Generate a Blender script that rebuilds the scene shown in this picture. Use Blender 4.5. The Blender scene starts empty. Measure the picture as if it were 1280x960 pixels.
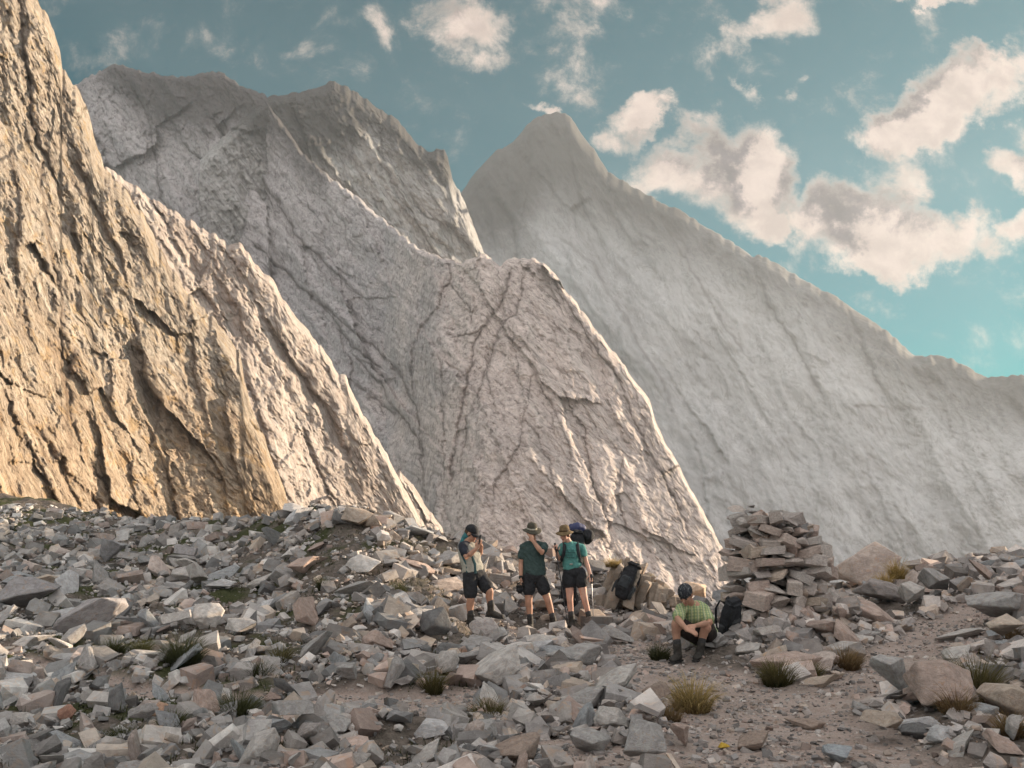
import bpy, bmesh, math, random
import numpy as np
from mathutils import Vector, Matrix, Euler

random.seed(7)
RS = np.random.RandomState(11)
scene = bpy.context.scene
COL = scene.collection
PI = math.pi
R = math.radians

# ------------------------------------------------------------------ camera
FPX = 1100.0
PITCH = math.atan(180 / FPX)
CP, SP = math.cos(PITCH), math.sin(PITCH)
EYE = np.array([0.0, 0.0, 1.6])
cam_d = bpy.data.cameras.new('camera')
cam_d.sensor_width = 36
cam_d.lens = 36 * FPX / 1280
cam_d.clip_start = 0.1
cam_d.clip_end = 6000
cam = bpy.data.objects.new('camera', cam_d)
COL.objects.link(cam)
cam.location = EYE
cam.rotation_euler = (PI / 2 + PITCH, 0, 0)
scene.camera = cam


def at(px, py, Y):
    """world points seen at photo position (px,py) at forward distance Y"""
    px = np.asarray(px, float); py = np.asarray(py, float); Y = np.asarray(Y, float)
    dx = (px - 640) / FPX
    dz = (480 - py) / FPX
    dy = CP - dz * SP
    dzz = SP + dz * CP
    return np.stack([EYE[0] + dx / dy * Y, Y + 0 * px, EYE[2] + dzz / dy * Y], -1)


# ------------------------------------------------------------------ sun
SUN_AZ, SUN_EL = R(60), R(11)
SUN = np.array([math.sin(SUN_AZ) * math.cos(SUN_EL), math.cos(SUN_AZ) * math.cos(SUN_EL), math.sin(SUN_EL)])

# ------------------------------------------------------------------ noise
_rs = np.random.RandomState(3)
_perm = _rs.permutation(256)
_perm = np.concatenate([_perm, _perm, _perm])
_g = _rs.normal(size=(256, 3)); _g /= np.linalg.norm(_g, axis=1)[:, None]; _g = _g.astype(np.float32)
_g0, _g1, _g2 = _g[:, 0].copy(), _g[:, 1].copy(), _g[:, 2].copy()


def pn(x, y, z=0.0):
    x, y, z = np.broadcast_arrays(np.asarray(x, np.float32), np.asarray(y, np.float32), np.asarray(z, np.float32))
    xi = np.floor(x).astype(np.int32); yi = np.floor(y).astype(np.int32); zi = np.floor(z).astype(np.int32)
    xf = x - xi; yf = y - yi; zf = z - zi
    xi &= 255; yi &= 255; zi &= 255
    u = xf * xf * xf * (xf * (xf * 6 - 15) + 10)
    v = yf * yf * yf * (yf * (yf * 6 - 15) + 10)
    w = zf * zf * zf * (zf * (zf * 6 - 15) + 10)

    def g(i, j, k):
        h = _perm[_perm[_perm[xi + i] + yi + j] + zi + k]
        return _g0[h] * (xf - i) + _g1[h] * (yf - j) + _g2[h] * (zf - k)
    a = g(0, 0, 0) * (1 - u) + g(1, 0, 0) * u
    b = g(0, 1, 0) * (1 - u) + g(1, 1, 0) * u
    c = g(0, 0, 1) * (1 - u) + g(1, 0, 1) * u
    d = g(0, 1, 1) * (1 - u) + g(1, 1, 1) * u
    return ((a * (1 - v) + b * v) * (1 - w) + (c * (1 - v) + d * v) * w) * 1.5


def fbm(x, y, z=0.0, octv=5, gain=0.5, lac=2.03):
    s = 0; a = 1.0; f = 1.0; n = 0
    for i in range(octv):
        s = s + a * pn(x * f + 17.3 * i, y * f - 9.1 * i, np.asarray(z) * f + 3.7 * i)
        n += a; a *= gain; f *= lac
    return s / n


def ridged(x, y, z=0.0, octv=5, gain=0.5, lac=2.1):
    s = 0; a = 1.0; f = 1.0; n = 0
    for i in range(octv):
        s = s + a * (1 - 2 * np.abs(pn(x * f + 31.3 * i, y * f + 7.7 * i, np.asarray(z) * f + 1.9 * i)))
        n += a; a *= gain; f *= lac
    return s / n


def _h(i, j, k):
    n = (i.astype(np.int64) * 73856093) ^ (j.astype(np.int64) * 19349663) ^ (k * 83492791)
    n = (n ^ (n >> 13)) * 1274126177 & 0x7fffffff
    return ((n >> 8) & 0xffff) / 65535.0


def facets(u, v, seed):
    """planar facets of random tilt, one per cell: broken rock"""
    iu = np.floor(u); iv = np.floor(v)
    best = np.full(u.shape, 9.0); bi = np.zeros(u.shape); bj = np.zeros(u.shape); du = np.zeros(u.shape); dv = np.zeros(u.shape)
    for a in (-1, 0, 1):
        for b in (-1, 0, 1):
            ci = iu + a; cj = iv + b
            x = u - ci - _h(ci, cj, seed); y = v - cj - _h(ci, cj, seed + 1)
            d = x * x + y * y
            m = d < best
            best = np.where(m, d, best); bi = np.where(m, ci, bi); bj = np.where(m, cj, bj); du = np.where(m, x, du); dv = np.where(m, y, dv)
    tu = _h(bi, bj, seed + 2) * 2 - 1; tv = _h(bi, bj, seed + 3) * 2 - 1; of = _h(bi, bj, seed + 4) * 2 - 1
    return tu * du + tv * dv + .22 * of


def sstep(a, b, x):
    t = np.clip((np.asarray(x, float) - a) / (b - a), 0, 1)
    return t * t * (3 - 2 * t)


# ------------------------------------------------------------------ objects
def tag(o, label=None, cat=None, group=None, kind=None):
    if label: o['label'] = label
    if cat: o['category'] = cat
    if group: o['group'] = group
    if kind: o['kind'] = kind
    return o


def link(name, me, mat=None, parent=None, smooth=False):
    o = bpy.data.objects.new(name, me)
    COL.objects.link(o)
    if mat is not None and not me.materials:
        me.materials.append(mat)
    if parent is not None: o.parent = parent
    if smooth:
        me.polygons.foreach_set('use_smooth', np.ones(len(me.polygons), bool))
    return o


def empty(name, loc=(0, 0, 0), rz=0.0):
    o = bpy.data.objects.new(name, None)
    COL.objects.link(o); o.location = loc; o.rotation_euler = (0, 0, rz)
    o.empty_display_size = 0.2
    return o


def np_mesh(name, V, Fc, flat=False):
    """V (n,3); Fc (m,k) index array of equal sized faces"""
    me = bpy.data.meshes.new(name)
    Fc = np.asarray(Fc, np.int32)
    me.vertices.add(len(V)); me.vertices.foreach_set('co', np.asarray(V, np.float32).ravel())
    m, k = Fc.shape
    me.loops.add(m * k); me.loops.foreach_set('vertex_index', Fc.ravel())
    me.polygons.add(m)
    me.polygons.foreach_set('loop_start', np.arange(m, dtype=np.int32) * k)
    me.polygons.foreach_set('loop_total', np.full(m, k, np.int32))
    if flat:
        a = me.attributes.new('sharp_face', 'BOOLEAN', 'FACE'); a.data.foreach_set('value', np.ones(m, bool))
    me.update(calc_edges=True)
    return me


def grid_mesh(name, P, wrap=False):
    r, c = P.shape[:2]
    idx = np.arange(r * c).reshape(r, c)
    a = idx[:-1, :-1]; b = idx[:-1, 1:]; cc = idx[1:, 1:]; d = idx[1:, :-1]
    Fc = np.stack([a, b, cc, d], -1).reshape(-1, 4)
    if wrap:
        Fc = np.concatenate([Fc, np.stack([idx[:-1, -1], idx[:-1, 0], idx[1:, 0], idx[1:, -1]], -1)])
    return np_mesh(name, P.reshape(-1, 3), Fc)


def bm_obj(name, bm, mat, parent=None, smooth=False):
    me = bpy.data.meshes.new(name)
    bm.to_mesh(me); bm.free()
    return link(name, me, mat, parent, smooth)


def bake(me, mods):
    """apply a list of (type, {settings}) modifiers to a mesh, return new mesh"""
    o = bpy.data.objects.new('tmp', me); COL.objects.link(o)
    for t, st in mods:
        m = o.modifiers.new('m', t)
        for k, v in st.items(): setattr(m, k, v)
    dg = bpy.context.evaluated_depsgraph_get(); dg.update()
    new = bpy.data.meshes.new_from_object(o.evaluated_get(dg))
    bpy.data.objects.remove(o)
    bpy.data.meshes.remove(me)
    return new


# ------------------------------------------------------------------ node helper
class NT:
    def __init__(s, tree):
        s.t = tree; s.n = tree.nodes; s.l = tree.links

    def node(s, typ, _in=None, **kw):
        nd = s.n.new(typ)
        for k, v in kw.items(): setattr(nd, k, v)
        if _in:
            for k, v in _in.items(): s.put(nd.inputs[k], v)
        return nd

    def put(s, sock, v):
        if isinstance(v, bpy.types.NodeSocket): s.l.new(v, sock)
        elif v is not None:
            if hasattr(sock.default_value, '__len__') and not hasattr(v, '__len__'):
                v = (v, v, v)
            if hasattr(sock.default_value, '__len__') and len(sock.default_value) == 4 and len(v) == 3:
                v = tuple(v) + (1,)
            sock.default_value = v

    def m(s, op, a, b=None, c=None, clamp=False):
        nd = s.n.new('ShaderNodeMath'); nd.operation = op; nd.use_clamp = clamp
        for i, v in enumerate((a, b, c)):
            if v is not None: s.put(nd.inputs[i], v)
        return nd.outputs[0]

    def vm(s, op, a, b=None, out=0):
        nd = s.n.new('ShaderNodeVectorMath'); nd.operation = op
        s.put(nd.inputs[0], a)
        if b is not None: s.put(nd.inputs[1], b)
        return nd.outputs[out]

    def mix(s, f, a, b, bt='MIX'):
        nd = s.n.new('ShaderNodeMix'); nd.data_type = 'RGBA'; nd.blend_type = bt
        s.put(nd.inputs[0], f); s.put(nd.inputs[6], a); s.put(nd.inputs[7], b)
        return nd.outputs[2]

    def noise(s, vec, scale, detail=6, rough=0.55, dist=0.0, out=0):
        nd = s.n.new('ShaderNodeTexNoise')
        s.put(nd.inputs['Vector'], vec); nd.inputs['Scale'].default_value = scale
        nd.inputs['Detail'].default_value = detail; nd.inputs['Roughness'].default_value = rough
        nd.inputs['Distortion'].default_value = dist
        return nd.outputs[out]

    def ramp(s, f, a, b, lo=0.0, hi=1.0):
        nd = s.n.new('ShaderNodeMapRange'); nd.interpolation_type = 'SMOOTHSTEP'
        s.put(nd.inputs[0], f); nd.inputs[1].default_value = a; nd.inputs[2].default_value = b
        nd.inputs[3].default_value = lo; nd.inputs[4].default_value = hi
        return nd.outputs[0]

    def mapping(s, vec, scale=(1, 1, 1), rot=(0, 0, 0), loc=(0, 0, 0)):
        nd = s.n.new('ShaderNodeMapping')
        s.put(nd.inputs[0], vec)
        nd.inputs['Location'].default_value = loc
        nd.inputs['Rotation'].default_value = rot; nd.inputs['Scale'].default_value = scale
        return nd.outputs[0]


def new_mat(name, rough=0.85, spec=0.3):
    m = bpy.data.materials.new(name); m.use_nodes = True
    nt = NT(m.node_tree)
    b = nt.n['Principled BSDF']
    b.inputs['Roughness'].default_value = rough
    b.inputs['Specular IOR Level'].default_value = spec
    return m, nt, b


def bump(nt, b, h, strength, dist):
    nd = nt.n.new('ShaderNodeBump')
    nd.inputs['Strength'].default_value = strength; nd.inputs['Distance'].default_value = dist
    nt.put(nd.inputs['Height'], h)
    nt.l.new(nd.outputs[0], b.inputs['Normal'])
    return nd


def plain(name, col, rough=0.8, var=0.25, scale=25, bstr=0.3, bdist=0.004, metal=0.0):
    m, nt, b = new_mat(name, rough)
    tc = nt.n.new('ShaderNodeTexCoord').outputs['Object']
    n = nt.noise(tc, scale, 5)
    c2 = tuple(min(1, c * (1 + var)) for c in col); c1 = tuple(c * (1 - var) for c in col)
    nt.put(b.inputs['Base Color'], nt.mix(nt.ramp(n, .3, .7), c1, c2))
    b.inputs['Metallic'].default_value = metal
    bump(nt, b, nt.noise(tc, scale * 3, 6), bstr, bdist)
    return m
# ------------------------------------------------------------------ light levels
SUN_STR = 5.0
SKY_STR = 0.10
EXPO = 1.3
CLOUD_LIT = (4.3, 3.45, 2.85)
CLOUD_MID = (1.8, 1.45, 1.4)
CLOUD_DARK = (.85, .72, .74)
BACK_FILL_A = (4.5, 4.35, 4.25)  # unseen clouds behind the viewer, added to brighten the shaded ground
BACK_FILL_B = (7.9, 7.4, 7.0)
HAZE_D = 0.00055
HAZE_BOX = (-330, 560, -120, 1000, -160, 420)
SKY_TINT = (0.42, 0.85, 0.62)
HAZE_COL = (.80, .88, 1.0, 1)
SKY_TINT = (0.0, 0.325, 0.25)
HAZE_D = 0.00021
# ------------------------------------------------------------------ terrain height
# for each sight line (photo column): (distance, photo row) of the ground
_cols = [
    (-500, [(3, 1280), (6, 950), (10, 835), (16, 745), (24, 680), (33, 640)]),
    (0,    [(3, 1285), (6, 962), (9, 866), (14, 780), (22, 696), (31, 616)]),
    (150,  [(3, 1285), (6, 962), (9, 866), (14, 782), (21, 705), (29, 650)]),
    (300,  [(3, 1285), (6, 960), (9, 862), (13, 790), (17.5, 712), (22.5, 650)]),
    (430,  [(3, 1285), (6, 960), (8.5, 870), (11.5, 803), (14.5, 706), (17.6, 632)]),
    (530,  [(3, 1285), (6, 960), (8.5, 872), (11.5, 810), (14.8, 724), (17.8, 658)]),
    (600,  [(3, 1285), (6, 958), (8, 880), (11, 820), (14.6, 782), (18.0, 684)]),
    (680,  [(3, 1285), (6, 956), (8, 882), (11, 824), (15.2, 782), (19, 698)]),
    (740,  [(3, 1285), (6, 956), (8, 882), (11, 826), (15.2, 782), (19, 708)]),
    (800,  [(3, 1285), (6, 955), (8, 880), (10.8, 827), (14.5, 786), (18, 742)]),
    (870,  [(3, 1285), (6, 955), (8, 880), (10.5, 832), (13.5, 795), (16.5, 762)]),
    (950,  [(3, 1285), (6, 955), (8, 880), (10.5, 832), (13, 798), (16, 758)]),
    (1050, [(3, 1285), (6, 955), (8, 880), (10.5, 828), (13, 784), (17.5, 735)]),
    (1150, [(3, 1285), (6, 955), (8, 876), (10.5, 822), (13.8, 765), (19.5, 709)]),
    (1280, [(3, 1280), (6, 948), (7.5, 880), (10, 812), (13.5, 746), (20, 694)]),
    (1700, [(3, 1270), (6, 925), (8, 845), (11, 780), (16, 715), (23, 690)]),
]
_cp = np.array([c[0] for c in _cols], float)
_cd = np.array([[p[0] for p in c[1]] for c in _cols], float)
_cz = np.array([[float(at(640, p[1], p[0])[2]) for p in c[1]] for c in _cols])
_FX = np.linspace(-500, 1700, 221)


def _smooth_cols(A):
    out = np.stack([np.interp(_FX, _cp, A[:, k]) for k in range(A.shape[1])], 1)
    ker = np.exp(-(np.arange(-6, 7) / 3.0) ** 2); ker /= ker.sum()
    pad = np.pad(out, ((6, 6), (0, 0)), 'edge')
    return np.stack([np.convolve(pad[:, k], ker, 'valid') for k in range(out.shape[1])], 1)


_D = _smooth_cols(_cd); _Z = _smooth_cols(_cz)
# dense profiles smoothed along distance
_RR = np.concatenate([np.arange(0, 40, 0.25)])
_prof = np.stack([np.interp(_RR, np.concatenate([[0], d]), np.concatenate([[0], z])) for d, z in zip(_D, _Z)])
_crest = _D[:, -1]; _cz_end = _Z[:, -1]
_over = _RR[None, :] > _crest[:, None]
_prof = np.where(_over, _cz_end[:, None] - 0.75 * np.maximum(0, _RR[None, :] - _crest[:, None] - 0.4), _prof)
_k = np.exp(-(np.arange(-3, 4) / 1.6) ** 2); _k /= _k.sum()
_prof = np.stack([np.convolve(np.pad(p, (3, 3), 'edge'), _k, 'valid') for p in _prof])


def base_z(x, y):
    x = np.asarray(x, float); y = np.asarray(y, float)
    r = np.hypot(x, y)
    th = np.arctan2(x, y)
    thc = np.clip(th, R(-44), R(42))
    px = 640 + 1130 * np.tan(thc)
    dist = np.where(np.abs(th) < R(70), np.maximum(y, r * 0.35), r * .35)
    u = np.clip((px + 500) / 10.0, 0, 219.999); i = u.astype(int); f = u - i
    v = np.clip(dist / 0.25, 0, len(_RR) - 1.001); j = v.astype(int); g = v - j
    z = (_prof[i, j] * (1 - g) + _prof[i, j + 1] * g) * (1 - f) + (_prof[i + 1, j] * (1 - g) + _prof[i + 1, j + 1] * g) * f
    far = -6.0 - 0.09 * dist
    crest = _crest[i] * (1 - f) + _crest[i + 1] * f
    cz = _cz_end[i] * (1 - f) + _cz_end[i + 1] * f
    zd = np.where(dist > 38, cz - 0.75 * (dist - crest - .4), z)
    k = 3.0
    zz = np.maximum(zd, far)
    return np.where(dist > crest + 3, zz, z)


def _seg_d(x, y, pts):
    d = np.full(np.shape(x), 1e9)
    for (ax, ay), (bx, by) in zip(pts[:-1], pts[1:]):
        vx, vy = bx - ax, by - ay
        t = np.clip(((x - ax) * vx + (y - ay) * vy) / (vx * vx + vy * vy + 1e-12), 0, 1)
        d = np.minimum(d, np.hypot(x - ax - t * vx, y - ay - t * vy))
    return d


def ground_hit(px, py, fn=None):
    fn = fn or gz
    ys = np.linspace(3.0, 34, 1800)
    P = at(np.full_like(ys, px), np.full_like(ys, py), ys)
    h = fn(P[:, 0], P[:, 1])
    k = np.argmax(P[:, 2] < h)
    if P[k, 2] >= h[k]:
        k = np.argmin(P[:, 2] - h + 0 * ys)
    return Vector((P[k, 0], P[k, 1], h[k]))


def _gp(pts):
    return [tuple(ground_hit(px, py, base_z)[:2]) for px, py in pts]


PATH = [(_gp([(1060, 990), (1000, 935), (950, 895), (900, 865), (862, 845)]), 0.76),
        (_gp([(862, 850), (815, 825), (790, 806), (745, 792), (690, 789), (630, 790)]), 0.42),
        (_gp([(930, 890), (1010, 872), (1075, 862), (1120, 836), (1165, 806), (1205, 778), (1240, 752)]), 0.42),
        (_gp([(1090, 835), (1130, 800), (1175, 775)]), 0.28),
        (_gp([(700, 930), (790, 950), (880, 945)]), 0.35),
        (_gp([(350, 885), (430, 870), (520, 880), (600, 862)]), 0.34),
        (_gp([(0, 815), (60, 828), (120, 850), (200, 866), (290, 872), (330, 866)]), 0.20)]



def path_mask(x, y):
    """1 on the trodden dirt, 0 in the stones"""
    wx = x + 0.22 * fbm(x * 1.1, y * 1.1, 5.0, 3)
    wy = y + 0.22 * fbm(x * 1.1, y * 1.1, 9.0, 3)
    m = np.zeros(np.shape(x))
    for pts, w in PATH:
        m = np.maximum(m, 1 - sstep(w * 0.75, w * 1.45, _seg_d(wx, wy, pts)))
    return m


def gz(x, y):
    x = np.asarray(x, float); y = np.asarray(y, float)
    z = base_z(x, y)
    near = 1 - sstep(36, 60, np.hypot(x, y))
    pm = path_mask(x, y)
    amp = (0.19 * (1 - pm) + 0.012) * near
    z = z + amp * fbm(x * 0.9, y * 0.9, 0.3, 5, 0.55) * 1.6 - 0.05 * pm
    return z


# polar sheet, fine inside the view, coarse elsewhere, out past the mountains
_th = np.concatenate([np.linspace(-PI, R(-38), 60)[:-1], np.linspace(R(-38), R(38), 560), np.linspace(R(38), PI, 60)[1:-1]])
_r = np.concatenate([[0.02, .5, 1.2, 2.2, 3.2], np.linspace(4.2, 22, 420), np.linspace(22.05, 36, 160)[1:],
                     np.geomspace(36.5, 1500, 70)])
TH, RRg = np.meshgrid(_th, _r)
GX = RRg * np.sin(TH); GY = RRg * np.cos(TH)
GZ = gz(GX, GY)
GZ = GZ + sstep(60, 200, RRg) * fbm(GX * .02, GY * .02, 4.4, 4) * 12
GZ = np.where(np.abs(TH) > R(75), np.maximum(GZ, -3 - 0.06 * RRg), GZ)
GP = np.stack([GX, GY, GZ], -1)
gme = grid_mesh('ground', GP[::-1], wrap=True)
_at = gme.attributes.new('dirt', 'FLOAT', 'POINT')
_at.data.foreach_set('value', path_mask(GX, GY)[::-1].ravel().astype(np.float32))


def ground_mat():
    m, nt, b = new_mat('ground_earth', 0.95, 0.15)
    tc = nt.n.new('ShaderNodeTexCoord').outputs['Object']
    at_ = nt.node('ShaderNodeAttribute', attribute_name='dirt').outputs['Fac']
    n1 = nt.noise(tc, 1.3, 6, .6); n2 = nt.noise(tc, 14, 6, .65); n3 = nt.noise(tc, 60, 3, .6)
    v = nt.node('ShaderNodeTexVoronoi', {'Vector': tc, 'Scale': 34.0})
    v2 = nt.node('ShaderNodeTexVoronoi', {'Vector': tc, 'Scale': 95.0})
    dirt = nt.mix(nt.ramp(n1, .3, .7), (.31, .232, .195), (.45, .355, .31))
    peb = nt.mix(nt.ramp(v.outputs['Color'], .2, .9), (.26, .22, .20), (.48, .43, .40))
    dirt = nt.mix(nt.m('MULTIPLY', nt.ramp(n2, .45, .62), .6), dirt, peb)
    peb2 = nt.mix(nt.ramp(v2.outputs['Color'], .2, .9), (.22, .18, .165), (.44, .385, .36))
    dirt = nt.mix(nt.m('MULTIPLY', nt.ramp(n3, .4, .6), .5), dirt, peb2)
    soil = nt.mix(nt.ramp(n2, .3, .7), (.085, .072, .062), (.18, .15, .13))
    green = nt.mix(nt.ramp(n3, .3, .7), (.030, .038, .016), (.075, .078, .035))
    sx = nt.node('ShaderNodeSeparateXYZ', {0: tc}).outputs[0]
    gm = nt.m('MULTIPLY', nt.ramp(nt.noise(tc, .75, 5, .6), .47, .58), nt.ramp(sx, -0.5, -3.0, 0, 1))
    soil = nt.mix(gm, soil, green)
    nt.put(b.inputs['Base Color'], nt.mix(at_, soil, dirt))
    h = nt.m('ADD', nt.m('MULTIPLY', v.outputs['Distance'], .8), nt.m('MULTIPLY', n2, 1.2))
    h = nt.m('ADD', h, nt.m('MULTIPLY', v2.outputs['Distance'], .35))
    bump(nt, b, h, 0.8, 0.02)
    return m


g_o = link('ground', gme, ground_mat(), smooth=True)
tag(g_o, kind='structure', label='stony brown ground of the mountain pass')

# ------------------------------------------------------------------ unseen ridge added at the right, crest shaped to shade the near ground
S2 = np.array([math.sin(SUN_AZ), math.cos(SUN_AZ)]); Q2 = np.array([math.cos(SUN_AZ), -math.sin(SUN_AZ)])
TC = 90.0
_qk = [-46, -38.5, -35, -33, -28, -21, -19.5, -18.2, -17.6, -16.8, -12.0, -11.3, -10.4, -5, 5, 20, 60, 120]
_zk = [-30, -20, 0.8, 1.7, 1.7, 1.25, .45, .5, -0.2, -3.5, -4.0, -2.6, 0.9, 1.3, 2.0, 5, 9, 12]
qv = np.unique(np.concatenate([np.linspace(-52, 10, 190), np.linspace(10, 120, 60)]))
tv = np.linspace(-45, 60, 90)
Qg, Tg = np.meshgrid(qv, tv)
hc = TC * math.tan(SUN_EL) + np.interp(Qg, _qk, _zk)
prof = np.where(Tg < 0, 1 + Tg / 45.0, 1 - Tg / 60.0)
prof = np.clip(prof, 0, 1) ** 1.1
rough = fbm(Qg * .09, Tg * .09, 2.2, 5) * 5 * (1 - np.exp(-(Tg / 9.0) ** 2))
rough = -np.abs(rough)
Hz = -9 + (hc + 9) * prof + rough * np.clip(prof * 3, 0, 1)
hx = (Tg + TC) * S2[0] + Qg * Q2[0]; hy = (Tg + TC) * S2[1] + Qg * Q2[1]
hm = grid_mesh('hill', np.stack([hx, hy, Hz - 2.0 * (Hz < -6)], -1))
# ------------------------------------------------------------------ rock wall material
def rock_mat(name, cols, dark=(.10, .095, .09), sc=0.12, bstr=0.8, bdist=0.6, zdark=None, vein=(.16, .14, .13), rot=0.9, ochre=None, capw=(.25, .85, 1.2), STK=.9, zone=None, zlow=None):
    """cols: three stone tones; sc: base texture frequency per metre"""
    m, nt, b = new_mat(name, 0.93, 0.12)
    tc = nt.n.new('ShaderNodeTexCoord').outputs['Object']
    at_ = nt.node('ShaderNodeAttribute', attribute_name='seam').outputs['Fac']
    mp = nt.mapping(nt.mapping(tc, (1, 1, 1), (0, rot, 0)), (1.0, 1.0, 0.30))
    big = nt.noise(mp, sc * .35, 5, .6, .8)
    mid = nt.noise(mp, sc * 2.2, 8, .65, 1.2)
    fine = nt.noise(nt.mapping(mp, (1, 1, 1.5)), sc * 9, 7, .62, .4)
    c = nt.mix(nt.ramp(big, .36, .64), cols[0], cols[1])
    c = nt.mix(nt.ramp(mid, .42, .68), c, cols[2])
    if ochre:
        c = nt.mix(nt.m('MULTIPLY', nt.ramp(nt.noise(tc, sc * 1.1, 6, .6, 1.0), .52, .66), .7), c, ochre)
    f2 = nt.m('MULTIPLY', nt.ramp(fine, .50, .32), .28)
    c = nt.mix(f2, c, dark)
    # thin mineral veins
    w = nt.noise(mp, sc * 1.4, 7, .6, 1.6)
    line = nt.ramp(nt.m('ABSOLUTE', nt.m('SUBTRACT', w, .5)), 0.0, .016, 1, 0)
    c = nt.mix(nt.m('MULTIPLY', line, .5), c, vein)
    c = nt.mix(nt.m('MULTIPLY', at_, .9), c, vein)
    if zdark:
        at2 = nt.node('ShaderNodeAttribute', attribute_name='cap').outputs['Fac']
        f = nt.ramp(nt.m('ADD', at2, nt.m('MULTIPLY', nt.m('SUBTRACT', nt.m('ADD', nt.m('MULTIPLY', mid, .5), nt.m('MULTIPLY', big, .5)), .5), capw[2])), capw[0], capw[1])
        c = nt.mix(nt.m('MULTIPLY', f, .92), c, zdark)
    # long weathering streaks running down the strata
    st1 = nt.noise(nt.mapping(nt.mapping(tc, (1, 1, 1), (0, rot, 0)), (1.0, 1.0, 0.07)), sc * 5, 8, .68, .5)
    st2 = nt.noise(nt.mapping(nt.mapping(tc, (1, 1, 1), (0, rot - .35, 0)), (1.0, 1.0, 0.09)), sc * 13, 7, .64, .9)
    c = nt.mix(nt.m('MULTIPLY', nt.ramp(st1, .50, .36), STK), c, nt.vm('MULTIPLY', c, (.52, .50, .50)))
    c = nt.mix(nt.m('MULTIPLY', nt.ramp(st2, .48, .30), STK * .8), c, nt.vm('MULTIPLY', c, (.50, .48, .47)))
    c = nt.mix(nt.m('MULTIPLY', nt.ramp(st2, .52, .66), STK * .5), c, nt.vm('MULTIPLY', c, (1.25, 1.24, 1.22)))
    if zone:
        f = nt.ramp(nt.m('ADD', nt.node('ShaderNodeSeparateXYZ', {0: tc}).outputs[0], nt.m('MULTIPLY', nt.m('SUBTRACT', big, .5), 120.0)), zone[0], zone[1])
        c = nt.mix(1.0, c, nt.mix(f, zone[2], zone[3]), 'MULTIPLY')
    if zlow:
        f = nt.ramp(nt.m('ADD', nt.node('ShaderNodeSeparateXYZ', {0: tc}).outputs[2], nt.m('MULTIPLY', nt.m('SUBTRACT', big, .5), 40.0)), zlow, zlow * .3)
        c = nt.mix(1.0, c, nt.mix(f, (1, 1, 1), (1.04, .96, .86)), 'MULTIPLY')
    nt.put(b.inputs['Base Color'], c)
    # fractured relief
    vo = nt.node('ShaderNodeTexVoronoi', {'Vector': nt.vm('ADD', mp, nt.vm('SCALE', nt.noise(mp, sc * 3, 5, .6, 0, out=1), None)), 'Scale': sc * 4}, feature='DISTANCE_TO_EDGE')
    h = nt.m('ADD', nt.m('MULTIPLY', mid, .8), nt.m('MULTIPLY', fine, .28))
    h = nt.m('ADD', h, nt.m('MULTIPLY', st2, .25)); h = nt.m('ADD', h, nt.m('MULTIPLY', st1, .5))
    h = nt.m('ADD', h, nt.m('MULTIPLY', nt.ramp(vo.outputs['Distance'], 0, .08), .04))
    h = nt.m('ADD', h, nt.m('MULTIPLY', nt.ramp(nt.m('ABSOLUTE', nt.m('SUBTRACT', w, .5)), 0, .02), .14))
    bump(nt, b, h, bstr, bdist)
    return m


def poly_sd(px, py, pts):
    """distance and side (+ right of travel) to polyline"""
    best = np.full(px.shape, 1e9); side = np.zeros(px.shape); along = np.zeros(px.shape)
    n = len(pts) - 1
    for k, ((ax, ay), (bx, by)) in enumerate(zip(pts[:-1], pts[1:])):
        vx, vy = bx - ax, by - ay
        t = np.clip(((px - ax) * vx + (py - ay) * vy) / (vx * vx + vy * vy), 0, 1)
        dx = px - ax - t * vx; dy = py - ay - t * vy
        d = np.hypot(dx, dy); s = vx * dy - vy * dx
        mk = d < best
        best = np.where(mk, d, best); side = np.where(mk, np.sign(s), side); along = np.where(mk, (k + t) / n, along)
    return best, side, along


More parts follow.
